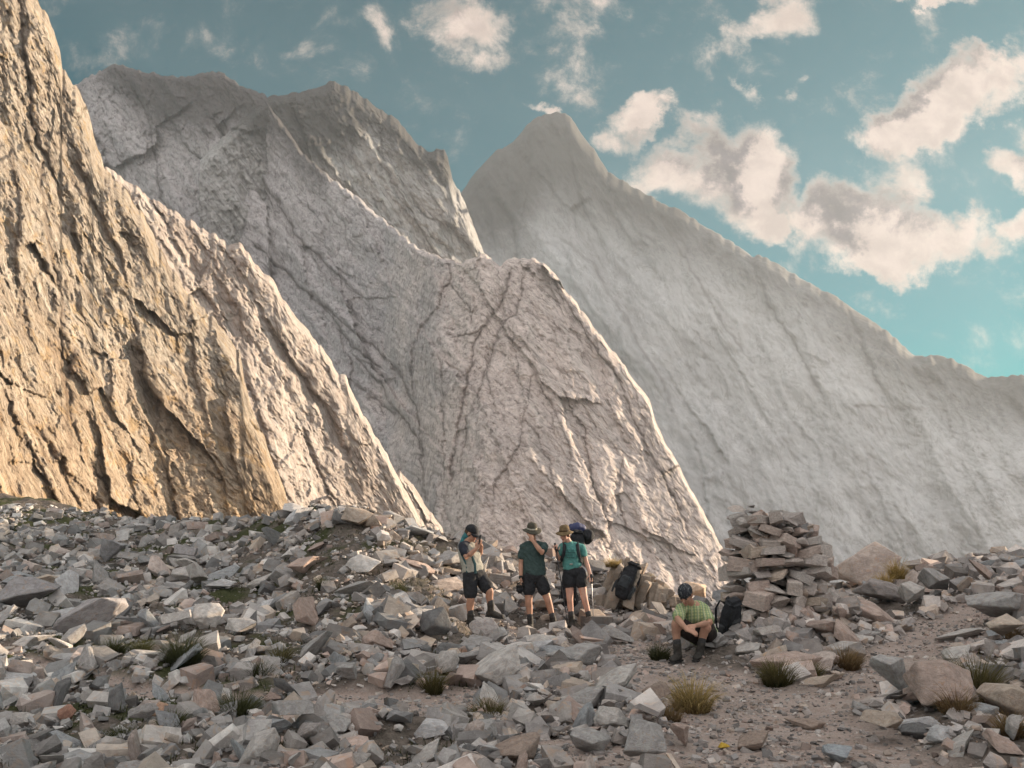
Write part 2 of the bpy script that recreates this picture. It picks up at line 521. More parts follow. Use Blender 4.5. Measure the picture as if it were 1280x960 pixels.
def wall(name, label, crest, base_py, depth, relief, mat, lines=(), step=1.5, rows=300, jag=2.0, cap=None, back=(0.5, 1.0), seed=0.0,
         round_px=16.0, round_d=0.06, crk=(60, 40, 3.0, 1.6), fac=(58, 48, .34)):
    """A mountain face: crest line traced as photo columns, real distance `depth(px,py)` in metres, relief
    modelled as real hollows and ribs; a back slope closes the body behind the crest."""
    x0, x1 = crest[0][0], crest[-1][0]
    n = int((x1 - x0) / step) + 1
    px = np.linspace(x0, x1, n)
    cy = np.interp(px, [c[0] for c in crest], [c[1] for c in crest])
    cy = cy + jag * (fbm(px / 23.0, seed + 3.3, 0, 5, .68) * 2.4 + 1.1 * np.sign(fbm(px / 9.0, seed + 13.3, 0, 2)) * np.clip(np.abs(fbm(px / 9.0, seed + 13.3, 0, 2)) * 6, 0, 1))
    v = np.linspace(0, 1, rows) ** 1.12
    PX = np.repeat(px[None, :], rows, 0)
    by = np.maximum(base_py, cy + 6)
    PY = cy[None, :] + (by - cy)[None, :] * v[:, None]
    D0 = depth(PX, PY)
    wx = PX + 9 * fbm(PX / 38, PY / 38, seed + 1, 5, .68); wy = PY + 9 * fbm(PX / 38, PY / 38, seed + 8, 5, .68)
    rel = relief(wx, wy, PX, PY)
    lxx = wx + 3.5 * fbm(PX / 12, PY / 12, seed + 31, 3, .6); lyy = wy + 3.5 * fbm(PX / 12, PY / 12, seed + 35, 3, .6)
    # fracture network and stepped plates
    ca, cb = rot(wx, wy, crk[0], crk[1] * 1.0, crk[1] * .38)
    f1 = fbm(ca, cb, seed + 4, 3, .5)
    cm_ = sstep(-.25, .3, fbm(PX / 90, PY / 90, seed + 40, 2))
    rel = rel + crk[2] * np.exp(-np.abs(f1) / .03) * cm_
    f2 = fbm(wx / (crk[1] * .45), wy / (crk[1] * .3), seed + 6, 3, .5)
    rel = rel + crk[2] * .5 * np.exp(-np.abs(f2) / .04)
    f3 = fbm(ca * 2.3 + 9, cb * 2.3, seed + 14, 3, .55)
    rel = rel + crk[2] * .4 * np.exp(-np.abs(f3) / .035)
    q = (f1 + .6 * f2) * 4.0
    fl = np.floor(q); fr = q - fl
    rel = rel - crk[3] * (fl + sstep(.0, .22, fr))
    for k_, (sz, st_) in enumerate(((fac[1], 1.0), (fac[1] * .42, .65), (fac[1] * .17, .6), (fac[1] * .075, .55))):
        fa, fb = rot(lxx + 0, lyy + 0, fac[0] + (0, 14, -10, 20)[k_], sz * 2.6, sz * .72)
        rel = rel + fac[2] * st_ * sz * facets(fa, fb, int(seed * 100) + 17 * k_)
    lmod = .55 + 1.3 * np.clip(fbm(PX / 30, PY / 30, seed + 60, 3) + .35, 0, 1)
    seam = .55 * np.exp(-np.abs(f1) / .022) * cm_ + .25 * np.exp(-np.abs(f3) / .03)
    lfn = fbm(PX / 14, PY / 14, seed + 5, 3)
    lx = wx + 4.5 * fbm(PX / 11, PY / 11, seed + 21, 4, .65); ly = wy + 4.5 * fbm(PX / 11, PY / 11, seed + 25, 4, .65)
    for L in lines:
        pts, w, dp, st = L[:4]
        d, s, al = poly_sd(lx, ly, pts)
        fade = sstep(0, .06, al) * (1 - .7 * sstep(.8, 1, al)) if len(pts) > 2 else 1
        ww = w * .62 * (0.8 + 1.1 * lfn)
        rel = rel + lmod * .42 * dp * np.exp(-(d / ww) ** 1.5) * fade + .9 * st * s * np.exp(-d / (w * 4.5)) * sstep(0, .2, al) * (1 - sstep(.7, 1, al)) * (1 - np.exp(-(d / (w * .5)) ** 2))
        seam = np.maximum(seam, np.maximum(np.exp(-(d / (ww * .7)) ** 2), .38 * np.exp(-d / (ww * 2.2))) * fade * np.clip(lmod + .2, 0, 1))
    # rounded crest
    dd = PY - cy[None, :]
    slope = np.abs(np.gradient(cy, px)); kk = int(22 / step); slope = np.convolve(np.pad(slope, kk, 'edge'), np.hanning(2 * kk + 1) / np.hanning(2 * kk + 1).sum(), 'valid')
    dn = dd / np.sqrt(1 + slope[None, :] ** 2)
    # horizontal distance to the right hand outline
    rnd = np.clip(1 - dn / round_px, 0, 1) ** 2 * round_d
    D = D0 * (1 + rel / FPX + rnd)
    P = at(PX, PY, D)
    # back slope
    nb = 14
    c0 = P[0]
    Bk = []
    w0 = (c0[:, 2] + 60)
    for k in range(1, nb + 1):
        t = k / nb
        q = c0.copy()
        out = c0[:, :2] / np.linalg.norm(c0[:, :2], axis=1)[:, None]
        q[:, :2] += out * (t ** 1.2 * back[0] * w0 * 2.0 + 0.6)[:, None]
        q[:, 2] -= (w0 * t * back[1])
        q += 0.03 * w0[:, None] * np.sin(t * 3.1) * fbm(q[:, 0] * .05, q[:, 1] * .05 + k, seed, 3)[:, None]
        Bk.append(q)
    allP = np.concatenate([np.stack(Bk[::-1]), P], 0)
    me = grid_mesh(name, allP)
    a = me.attributes.new('seam', 'FLOAT', 'POINT')
    a.data.foreach_set('value', np.concatenate([np.zeros((nb, n)), seam]).ravel().astype(np.float32))
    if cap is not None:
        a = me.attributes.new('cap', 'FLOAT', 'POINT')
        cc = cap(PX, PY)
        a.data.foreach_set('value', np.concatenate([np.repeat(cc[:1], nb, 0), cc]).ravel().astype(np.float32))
    o = link(name, me, mat, smooth=True)
    tag(o, label=label, kind='structure')
    return o


def rot(px, py, deg, sx, sy):
    c, s = math.cos(R(deg)), math.sin(R(deg))
    return (px * c + py * s) / sx, (-px * s + py * c) / sy   # first: along the direction `deg` (down-right), second: across


M_A = rock_mat('cliff_rock_ochre', [(.34, .28, .23), (.44, .37, .305), (.52, .465, .405)], dark=(.19, .155, .13), sc=.42, bstr=1.0, bdist=.55,
               ochre=(.44, .31, .17), vein=(.20, .155, .125), rot=.52, zlow=24.0)
M_B = rock_mat('slab_rock_rose', [(.36, .30, .27), (.45, .39, .355), (.50, .45, .42)], dark=(.20, .17, .155), sc=.26, bstr=.42, bdist=.7, vein=(.24, .20, .18), rot=.6)
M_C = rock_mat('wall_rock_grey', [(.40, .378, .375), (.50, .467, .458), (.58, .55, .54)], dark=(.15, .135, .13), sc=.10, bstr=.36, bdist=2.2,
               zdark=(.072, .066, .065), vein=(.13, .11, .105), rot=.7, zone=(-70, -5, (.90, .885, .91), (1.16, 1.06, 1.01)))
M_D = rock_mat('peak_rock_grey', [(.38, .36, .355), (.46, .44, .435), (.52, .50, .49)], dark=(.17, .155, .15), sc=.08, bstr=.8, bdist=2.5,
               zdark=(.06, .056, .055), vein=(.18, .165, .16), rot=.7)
M_F = rock_mat('far_peak_rock_hazed', STK=.3, capw=(.36, .80, .6), cols=[(.42, .42, .43), (.50, .50, .51), (.56, .56, .57)], dark=(.24, .245, .25), sc=.03, bstr=.14, bdist=5,
               zdark=(.06, .056, .053), vein=(.25, .24, .24), rot=.52)  # pale tones imitate haze, zdark the shaded summit

# --- A: near golden cliff
crestA = [(-330, -520), (-120, -300), (10, -70), (45, 0), (62, 25), (75, 60), (78, 85), (95, 108), (108, 130), (115, 160), (130, 210), (158, 240),
          (180, 270), (210, 330), (240, 372), (275, 405), (300, 440), (306, 480), (320, 522), (338, 568), (362, 632), (385, 690), (400, 760)]


def depA(px, py):
    lower = sstep(380, 640, py + .25 * (px - 250)) * sstep(70, 300, px)
    g = 54 + np.maximum(px, -200) * .13 + (700 - py) * .055
    g2 = 54 + 150 * .13 + (px - 150) * .065 + (700 - py) * .045
    return g * (1 - lower) + g2 * lower * 1.0 + 0 * px


def relA(x, y, px, py):
    a, b = rot(x, y, 64, 190, 44)
    r = 15 * ridged(a, b, .3, 4, .5) + 0 * x
    a, b = rot(x, y, 55, 60, 24)
    r += 9 * fbm(a, b, 2.2, 6, .6)
    r += 2.5 * ridged(x / 26, y / 20, 4.4, 4, .5)
    r += 26 * fbm(x / 170, y / 210, 9, 3)
    return -r


wall('cliff', 'golden sunlit cliff rising out of frame at the left edge', crestA, 735, depA, relA, M_A, step=1.4, rows=440, jag=2.2, seed=1.0,
     round_px=16, round_d=.07, back=(.25, 1.0), fac=(64, 60, .40), lines=[
         ([(20, -20), (28, 60), (38, 120), (40, 160), (52, 190)], 7, 22, 5),
         ([(52, 190), (50, 230), (60, 300), (78, 380), (76, 450), (90, 530), (110, 590)], 6, 14, -6),
         ([(95, 430), (84, 480), (82, 530), (98, 580)], 8, 12, 5),
         ([(232, 365), (240, 430), (244, 470), (262, 540)], 4, 9, 5),
         ([(165, 400), (178, 455), (200, 520), (180, 580)], 7, 8, 9),
         ([(0, 480), (25, 540), (60, 600), (75, 650)], 6, 12, 5), ([(30, 520), (70, 570), (130, 640), (170, 670)], 6, 14, 6),
         ([(20, 600), (30, 650)], 4, 8, 4), ([(110, 575), (150, 640), (160, 670)], 4, 9, 4), ([(60, 555), (95, 620), (110, 660)], 4, 8, 4),
         ([(200, 300), (215, 360), (240, 400)], 4, 5, 3), ([(70, 100), (90, 170), (110, 240), (150, 320), (165, 400)], 5, 8, 6),
         ([(10, 180), (25, 260), (20, 330), (40, 420)], 6, 9, 5), ([(255, 560), (300, 600), (345, 640)], 4, 6, 3),
         ([(270, 440), (290, 520), (330, 600), (345, 650)], 4, 5, -3)])

# --- B: pale rose slab behind it
crestB = [(60, 140), (100, 190), (135, 210), (165, 228), (190, 248), (216, 262), (228, 270), (262, 290), (288, 306), (300, 304), (308, 312), (315, 325),
          (340, 350), (370, 398), (400, 432), (425, 468), (432, 469), (437, 482), (455, 520), (480, 560), (500, 600), (532, 660), (560, 715), (580, 760)]


def depB(px, py):
    return 118 + (px - 200) * .15 + (700 - py) * .05 - 4 * np.exp(-((px - 330) / 60) ** 2)


def relB(x, y, px, py):
    a, b = rot(x, y, 58, 210, 46)
    r = 11 * ridged(a, b, 5.3, 6, .48)
    a, b = rot(x, y, 62, 70, 24)
    r += 6 * fbm(a, b, 1.2, 6, .55)
    r += 14 * fbm(x / 150, y / 150, 3, 3)
    lowleft = sstep(0, 1, (py - 470 - (px - 306) * 1.0) / 60) * sstep(430, 370, px)
    r += 5 * lowleft * ridged(x / 20, y / 14, 6.1, 5, .6)
    return -r


wall('rock_slab', 'pale rose rock slab with a sunlit right edge behind the golden cliff', crestB, 745, depB, relB, M_B, step=1.4, rows=340, jag=1.6,
     seed=2.0, round_px=7, round_d=.04, back=(.25, 1.0), fac=(58, 56, .27), lines=[
         ([(306, 475), (325, 520), (345, 590), (372, 650)], 4, 10, 5), ([(375, 530), (395, 570), (410, 620), (430, 660)], 4, 9, 6),
         ([(225, 270), (270, 330), (300, 400), (310, 470)], 4, 5, 3), ([(340, 380), (355, 440), (400, 500), (430, 560), (470, 640)], 5, 5, 5),
         ([(400, 600), (430, 640), (440, 680)], 3, 5, 4), ([(150, 230), (190, 290), (230, 350)], 4, 5, 3)])

crestB2 = [(455, 545), (480, 570), (493, 590), (500, 588), (512, 600), (530, 628), (552, 660), (572, 700), (590, 760)]
wall('rock_rib', 'small rose rock rib standing beyond the foot of the pale slab', crestB2, 750, lambda px, py: 184 + (px - 500) * .18 + (700 - py) * .05,
     lambda x, y, px, py: -(6 * ridged(*rot(x, y, 60, 60, 18), 3.3, 5) + 3 * fbm(x / 12, y / 12, 2, 4)), M_B, step=1.3, rows=110, jag=1.5, seed=7.0,
     round_px=8, round_d=.05, back=(.3, 1.0))

# --- C/E: big grey wall with the pale buttress
crestC = [(20, 200), (60, 150), (95, 105), (118, 92), (140, 79), (165, 84), (180, 90), (215, 95), (232, 97), (250, 93), (265, 87), (285, 95), (300, 107),
          (320, 115), (331, 119), (345, 142), (362, 168), (380, 193), (405, 215), (440, 241), (480, 275), (520, 309), (545, 320), (560, 325), (575, 328),
          (590, 325), (601, 317), (614, 323), (626, 332), (633, 326), (641, 322), (650, 324), (657, 321), (672, 324), (690, 338), (705, 360), (730, 392),
          (755, 425), (775, 448), (800, 485), (812, 502), (820, 530), (835, 560), (845, 575), (858, 600), (868, 620), (885, 650), (905, 690), (925, 730), (945, 780)]


def depC(px, py):
    g = np.interp(px, [0, 100, 330, 480, 545, 600, 660, 760, 850, 960], [470, 440, 372, 318, 262, 238, 234, 246, 262, 286])
    # softened junctions
    return g + (700 - py) * .10 * sstep(300, 120, 0 * px + 200) + (700 - py) * .16


def relC(x, y, px, py):
    e = sstep(500, 580, px + (py - 330) * .05)
    a, b = rot(x, y, 52, 230, 60)
    r = 17 * ridged(a, b, 1.3, 6, .5) * (1 - .55 * e)
    a, b = rot(x, y, 68, 240, 48)
    r += 11 * ridged(a, b, 6.3, 6, .48) * e
    a, b = rot(x, y, 50, 80, 30)
    r += 7 * fbm(a, b, 1.2, 5, .48)
    a, b = rot(x, y, 100, 60, 26)
    r += 2.5 * ridged(a, b, 3.9, 4, .45)
    a, b = rot(x, y, 60, 30, 9)
    r += .5 * ridged(a, b, 8.4, 3, .5)
    r += 22 * fbm(x / 190, y / 190, 3, 3)
    return -r


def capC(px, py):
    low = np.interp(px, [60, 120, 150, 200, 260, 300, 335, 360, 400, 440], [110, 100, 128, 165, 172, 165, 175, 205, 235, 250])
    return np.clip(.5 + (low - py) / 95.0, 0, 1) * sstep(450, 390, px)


linesC = [
    ([(300, 290), (345, 330), (392, 372), (430, 405), (478, 440), (500, 470), (520, 510), (527, 560), (530, 610), (535, 660)], 5, 15, 6),
    ([(200, 130), (235, 185), (262, 215), (280, 255), (300, 290)], 4, 10, 5),
    ([(160, 100), (185, 150), (195, 200), (200, 250), (230, 290)], 4, 8, 4),
    ([(320, 205), (345, 255), (380, 305), (430, 352), (478, 400)], 4, 10, 5),
    ([(250, 130), (290, 180), (330, 230), (350, 290)], 3, 7, 4),
    ([(562, 325), (563, 350), (545, 385), (525, 410), (515, 440), (512, 480), (525, 520)], 4, 9, -4),
    ([(640, 325), (630, 365), (612, 400), (592, 430), (582, 480), (575, 520), (566, 570), (560, 610), (548, 660)], 5, 11, -5),
    ([(660, 325), (652, 370), (645, 392), (628, 402), (618, 430), (604, 475), (585, 520), (580, 560), (570, 600)], 5, 12, 5),
    ([(555, 345), (585, 385), (593, 415)], 2.5, 6, 2),
    ([(565, 420), (590, 418), (612, 408)], 2.5, 5, 2),
    ([(440, 440), (480, 490), (520, 545), (530, 580)], 5, 9, 4), ([(432, 470), (470, 500), (500, 520)], 5, 7, 4),
    ([(400, 380), (440, 430), (490, 470)], 4, 7, 4),
    ([(672, 470), (690, 510), (712, 550), (715, 600)], 3, 6, 3), ([(665, 465), (655, 520), (648, 560), (620, 600), (612, 650)], 3, 7, -3),
    ([(655, 520), (670, 540), (690, 590), (700, 640)], 2.5, 5, 2), ([(610, 440), (612, 480), (620, 520)], 2, 5, 2),
    ([(640, 400), (645, 450), (655, 500), (650, 540)], 2, 5, 2), ([(690, 345), (720, 400), (750, 440), (790, 500)], 4, 6, 4),
    ([(700, 480), (730, 540), (740, 600), (760, 660)], 3, 6, 3), ([(780, 560), (770, 620), (790, 680)], 3, 6, 3),
    ([(760, 450), (800, 540), (840, 620), (870, 680)], 4, 5, 4), ([(550, 440), (556, 500), (552, 560), (556, 600)], 3, 8, 3),
    ([(130, 150), (150, 200), (160, 240)], 3, 6, 3), ([(290, 100), (280, 150), (300, 190)], 4, 8, 4), ([(100, 110), (110, 160), (140, 200)], 3, 5, 3)]
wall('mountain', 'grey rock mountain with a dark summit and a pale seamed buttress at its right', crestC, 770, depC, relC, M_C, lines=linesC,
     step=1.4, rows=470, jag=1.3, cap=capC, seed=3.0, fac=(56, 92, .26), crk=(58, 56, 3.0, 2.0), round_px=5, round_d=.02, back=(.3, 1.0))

# --- D: second peak
crestD = [(250, 200), (300, 150), (335, 121), (350, 118), (385, 114), (400, 106), (415, 102), (432, 108), (450, 118), (470, 132), (490, 145), (505, 158),
          (520, 178), (535, 191), (541, 188), (548, 187), (556, 186), (560, 196), (563, 212), (566, 226), (574, 238), (585, 262), (595, 290), (605, 315), (630, 345),
          (670, 410), (700, 500)]


def relD(x, y, px, py):
    a, b = rot(x, y, 58, 170, 36)
    r = 15 * ridged(a, b, 2.3, 6, .5)
    a, b = rot(x, y, 52, 60, 20)
    r += 6 * fbm(a, b, 6.2, 6, .56)
    r += 2.0 * ridged(x / 16, y / 14, 1.4, 4, .6)
    return -r


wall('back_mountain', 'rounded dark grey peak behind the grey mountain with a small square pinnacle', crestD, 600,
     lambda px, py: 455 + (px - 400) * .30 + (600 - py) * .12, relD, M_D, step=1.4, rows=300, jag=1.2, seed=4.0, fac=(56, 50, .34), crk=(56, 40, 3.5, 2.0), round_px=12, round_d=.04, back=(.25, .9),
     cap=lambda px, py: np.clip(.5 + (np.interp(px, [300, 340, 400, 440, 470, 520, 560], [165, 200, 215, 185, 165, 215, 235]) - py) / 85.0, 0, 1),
     lines=[([(335, 125), (352, 165), (375, 200), (400, 215)], 4, 8, 4), ([(365, 155), (400, 190), (430, 235), (465, 280), (490, 300)], 4, 9, 5),
            ([(420, 215), (450, 250), (485, 300), (500, 330)], 4, 9, 5), ([(430, 130), (440, 170), (435, 215)], 5, 8, 4),
            ([(470, 200), (500, 240), (530, 290), (550, 330)], 4, 7, 3), ([(535, 195), (548, 215), (560, 240)], 3, 10, 4)])

# --- F: far hazy peak and its long right shoulder
crestF = [(430, 400), (480, 330), (545, 275), (578, 238), (600, 208), (618, 190), (640, 178), (652, 165), (665, 150), (680, 143), (695, 140), (708, 143), (718, 152),
          (726, 165), (745, 190), (760, 215), (785, 230), (810, 243), (830, 256), (845, 260), (880, 282), (915, 303), (940, 321), (950, 318), (980, 335),
          (1010, 352), (1060, 380), (1090, 402), (1110, 415), (1130, 433), (1145, 446), (1165, 444), (1188, 447), (1210, 460), (1230, 470), (1245, 472),
          (1280, 468), (1340, 482), (1500, 540), (1600, 640)]


def depF(px, py):
    return 745 - (px - 700) * .16 + (700 - py) * .22


def relF(x, y, px, py):
    a, b = rot(x, y, 62, 240, 60)
    r = 11 * ridged(a, b, 3.3, 4, .42)
    a, b = rot(x, y, 40, 90, 34)
    r += 6 * fbm(a, b, 5.2, 6, .55)
    r += 26 * fbm(x / 200, y / 160, 3, 3)
    return -r


def haze_capF(px, py):  # summit shade and lower haze put into the rock tone
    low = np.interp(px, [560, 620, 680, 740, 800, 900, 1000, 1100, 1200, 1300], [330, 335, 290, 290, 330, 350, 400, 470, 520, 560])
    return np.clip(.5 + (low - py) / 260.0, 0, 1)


wall('far_mountain', 'hazy pyramid peak with a long shoulder falling to the right', crestF, 770, depF, relF, M_F, step=2.2, rows=240, jag=.9, cap=haze_capF,
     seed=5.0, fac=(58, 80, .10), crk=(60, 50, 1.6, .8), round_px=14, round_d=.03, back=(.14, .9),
     lines=[([(690, 290), (740, 330), (770, 380), (800, 430), (830, 480), (860, 560)], 9, 5, -16), ([(705, 145), (712, 200), (730, 260), (760, 320)], 6, 8, 5),
            ([(820, 260), (860, 330), (900, 400), (960, 480)], 7, 8, -8), ([(940, 320), (960, 380), (1000, 440), (1040, 520)], 6, 7, 5),
            ([(600, 215), (640, 280), (650, 340)], 7, 10, 6), ([(660, 160), (665, 220), (650, 280)], 5, 6, 4),
            ([(1060, 380), (1080, 440), (1120, 520)], 6, 7, 4)])

shade_ridge_o = link('hill', hm, M_D, smooth=True)
tag(shade_ridge_o, kind='structure', label='unseen rocky ridge added right of the view to shade the near ground')
# ------------------------------------------------------------------ stones
def stone_mat(name, attr):
    m, nt, b = new_mat(name, 0.9, 0.2)
    tcn = nt.n.new('ShaderNodeTexCoord')
    if attr:
        base = nt.node('ShaderNodeAttribute', attribute_name='tone').outputs['Color']
        vec = tcn.outputs['Object']
    else:
        oi = nt.n.new('ShaderNodeObjectInfo')
        base = oi.outputs['Color']
        vec = nt.vm('ADD', tcn.outputs['Object'], nt.node('ShaderNodeCombineXYZ', {0: nt.m('MULTIPLY', oi.outputs['Random'], 37.0), 1: nt.m('MULTIPLY', oi.outputs['Random'], 11.0), 2: 0.0}).outputs[0])
    n1 = nt.noise(vec, 4, 8, .65, .6); n2 = nt.noise(vec, 26, 8, .7); n3 = nt.noise(vec, 9, 6, .6, 1.2)
    c = nt.mix(nt.ramp(n1, .3, .7), nt.vm('MULTIPLY', base, (.72, .70, .70)), nt.vm('MULTIPLY', base, (1.22, 1.21, 1.2)))
    rust = nt.vm('MULTIPLY', base, (1.15, .88, .68))
    c = nt.mix(nt.m('MULTIPLY', nt.ramp(n3, .54, .68), .7), c, rust)
    lich = nt.m('MULTIPLY', nt.ramp(n2, .60, .70), .45)
    c = nt.mix(lich, c, nt.vm('MULTIPLY', base, (.42, .43, .40)))
    line = nt.ramp(nt.m('ABSOLUTE', nt.m('SUBTRACT', n3, .47)), 0.0, .012, 1, 0)
    c = nt.mix(nt.m('MULTIPLY', line, .4), c, nt.vm('MULTIPLY', base, (1.6, 1.6, 1.6)))
    nt.put(b.inputs['Base Color'], c)
    lay = nt.noise(nt.mapping(vec, (1, 1, 5)), 6, 4, .6)
    h = nt.m('ADD', nt.m('ADD', n1, nt.m('MULTIPLY', n2, .45)), nt.m('MULTIPLY', lay, .5))
    bump(nt, b, h, .7, 0.03)
    return m


M_STONE = stone_mat('limestone', False)
M_SCREE = stone_mat('limestone_scree', True)


def hull_bm(rs, n=13, flat=1.0, box=0.6):
    pts = rs.normal(size=(n, 3))
    pts /= (np.abs(pts) ** 3).sum(1)[:, None] ** (1 / 3.0)        # boxy ball
    pts *= rs.uniform(.78, 1.0, (n, 1))
    pts[:, 2] *= flat
    bm = bmesh.new()
    for p in pts: bm.verts.new(p)
    r = bmesh.ops.convex_hull(bm, input=bm.verts)
    for g in list(set([e for e in r['geom_interior'] + r['geom_unused'] if isinstance(e, bmesh.types.BMVert)])):
        if g.is_valid: bm.verts.remove(g)
    bmesh.ops.dissolve_limit(bm, angle_limit=R(14), verts=bm.verts, edges=bm.edges)
    return bm


def hi_stone(rs, n, flat, name, amp=.05, cuts=3):
    bm = hull_bm(rs, n, flat)
    bmesh.ops.bevel(bm, geom=list(bm.edges), offset=.035, segments=1, affect='EDGES', clamp_overlap=True)
    bmesh.ops.triangulate(bm, faces=bm.faces)
    bmesh.ops.subdivide_edges(bm, edges=bm.edges, cuts=1, use_grid_fill=True)
    bmesh.ops.triangulate(bm, faces=bm.faces)
    for _ in range(cuts - 1):
        long_e = [e for e in bm.edges if e.calc_length() > .16 / (1 + _ * .8)]
        bmesh.ops.subdivide_edges(bm, edges=long_e, cuts=1, use_grid_fill=True)
        bmesh.ops.triangulate(bm, faces=bm.faces)
    bm.normal_update()
    co = np.array([v.co[:] for v in bm.verts]); no = np.array([v.normal[:] for v in bm.verts])
    s = rs.uniform(0, 50)
    d = amp * 1.1 * fbm(co[:, 0] * 1.5 + s, co[:, 1] * 1.5, co[:, 2] * 2.2, 4, .55)
    lay = ridged(co[:, 0] * .5 + s, co[:, 1] * .5, co[:, 2] * 7 / max(flat, .3) * .5, 3)
    d = d - amp * .45 * np.clip(lay, 0, 1) ** 3
    co = co + no * d[:, None]
    for v, c in zip(bm.verts, co): v.co = c
    me = bpy.data.meshes.new(name)
    bm.to_mesh(me); bm.free()
    me.materials.append(M_STONE)
    me.polygons.foreach_set('use_smooth', np.ones(len(me.polygons), bool))
    me.set_sharp_from_angle(angle=R(30)) if hasattr(me, 'set_sharp_from_angle') else None
    return me


rsx = np.random.RandomState(5)
HI = {'block': [hi_stone(rsx, 13, .8, 'stone') for _ in range(7)],
      'slab': [hi_stone(rsx, 15, .85, 'stone') for _ in range(7)],
      'wedge': [hi_stone(rsx, 9, .8, 'stone') for _ in range(6)]}
def brick_stone(rs):
    bm = bmesh.new()
    for sx_ in (-1, 1):
        for sy_ in (-1, 1):
            for sz_ in (-1, 1):
                bm.verts.new((sx_ * rs.uniform(.72, 1.0), sy_ * rs.uniform(.7, 1.0), sz_ * rs.uniform(.62, 1.0)))
    for _ in range(3):
        p = rs.normal(size=3); p /= np.abs(p).max(); bm.verts.new(p * 1.02)
    bmesh.ops.convex_hull(bm, input=bm.verts)
    for v in [v for v in bm.verts if not v.link_faces]: bm.verts.remove(v)
    bmesh.ops.dissolve_limit(bm, angle_limit=R(9), verts=bm.verts, edges=bm.edges)
    return bm


_h0 = hull_bm
hull_bm = lambda rs, n, flat: brick_stone(rs)
HI['brick'] = [hi_stone(rsx, 8, 1, 'stone', .06) for _ in range(8)]
hull_bm = _h0
LOWP = []
for k in range(26):
    bm = hull_bm(rsx, int(rsx.randint(8, 14)), .8) if k % 3 else brick_stone(rsx)
    bmesh.ops.triangulate(bm, faces=bm.faces)
    bm.verts.index_update()
    LOWP.append((np.array([v.co[:] for v in bm.verts]), np.array([[v.index for v in f.verts] for f in bm.faces])))
    bm.free()

GREY = (.335, .325, .32); PALE = (.47, .447, .43); ROSE = (.38, .30, .265); BROWN = (.30, .24, .205); DARK = (.17, .17, .172); SAND = (.42, .355, .30)
TONES = [GREY, GREY, PALE, (.29, .29, .292), ROSE, (.37, .34, .32), (.21, .212, .215), PALE, SAND, (.31, .29, .28), (.25, .235, .225)]


def put_stone(kind, pos, size, rotm, col, name='stone'):
    """size = half extents (m)"""
    me = HI[kind][random.randrange(len(HI[kind]))] if isinstance(kind, str) else kind
    o = bpy.data.objects.new(name, me); COL.objects.link(o)
    o.matrix_world = Matrix.Translation(pos) @ rotm.to_4x4() @ Matrix.Diagonal((*size, 1))
    f = random.uniform(.88, 1.12)
    o.color = (col[0] * f, col[1] * f, col[2] * f, 1)
    return o


def erot(ax, ay, az): return Euler((R(ax), R(ay), R(az)), 'XYZ').to_matrix()


taken = []      # (x, y, radius) of hand placed things


def big(px, py, wpx, hpx, kind, col, label, tilt=(0, 0, 0), deep=.8, sink=.12, name='boulder', cat='boulder', dist=None):
    """px,py = foot of the stone in the photo, wpx/hpx its size there"""
    if dist is None:
        p = ground_hit(px, py)
    else:
        q = at(px, py, dist); p = Vector(q)
    sc = p.y / FPX * 1.02
    wx, hz = wpx * sc / 2, hpx * sc / 2
    dy = wx * deep
    p2 = Vector((p.x, p.y + dy * .6, p.z + hz * (1 - sink)))
    o = put_stone(kind, p2, (wx * 1.12, dy * 1.1, hz * 1.15), erot(*tilt), col, name)
    tag(o, label, cat)
    taken.append((p2.x, p2.y, max(wx, dy) * .8))
    return o


B = big
B(1092, 740, 86, 66, 'block', (.40, .335, .30), 'large brown boulder leaning beside the right side of the cairn', (0, -18, 10))
B(1256, 778, 76, 46, 'block', GREY, 'big grey block on the path bank at the right edge, halfway up', (0, 6, 20))
B(1268, 806, 70, 40, 'wedge', SAND, 'sandy grey block just below the big grey block at the right edge', (8, -6, 40))
B(1190, 884, 104, 66, 'block', ROSE, 'largest rose boulder at the lower right with dry grass on its right side', (0, -8, 60), sink=.22)
B(1128, 878, 60, 58, 'wedge', GREY, 'blue grey boulder touching the left side of the large rose boulder', (5, 10, -20))
B(1150, 884, 46, 28, 'block', ROSE, 'small rose block at the foot of the blue grey boulder on the lower right', (0, 4, 30))
B(1262, 902, 62, 56, 'block', SAND, 'sandy boulder at the right edge below the tall dry grass', (4, 18, -12))
B(1276, 928, 26, 34, 'slab', PALE, 'white stone cut by the right edge of the frame near the bottom', (0, 10, 0))
B(1110, 932, 56, 44, 'wedge', SAND, 'lone pyramid shaped boulder standing on the path at the lower right', (0, 3, 35))
B(1150, 926, 44, 22, 'slab', DARK, 'low dark stone right behind the pyramid shaped boulder', (0, 5, 10))
B(1040, 860, 84, 17, 'slab', SAND, 'long flat pale slab lying on the path below the dry grass', (0, -7, 6), deep=.25)
B(985, 842, 92, 30, 'slab', ROSE, 'flat rose slab behind the brown grass hummock', (0, 4, 4), deep=.4)
B(944, 940, 46, 24, 'slab', BROWN, 'low brown stone beside the small yellow stone', (0, -8, 12))
B(1012, 912, 48, 16, 'slab', BROWN, 'flat brown stone sunk in the middle of the path', (0, 8, 10), sink=.5)
B(906, 938, 14, 9, 'block', (.62, .42, .07), 'small yellow stone on the gravel near the bottom of the frame', (0, 0, 0), name='stone', cat='stone')
B(1062, 956, 58, 22, 'slab', (.36, .39, .42), 'blue grey slab at the bottom edge right of the centre', (0, 6, 6))
B(808, 964, 66, 62, 'wedge', GREY, 'pointed grey boulder at the bottom edge right of the centre', (0, 14, 20))
B(768, 918, 54, 36, 'block', PALE, 'pale grey block above the pointed grey boulder', (6, 10, 40))
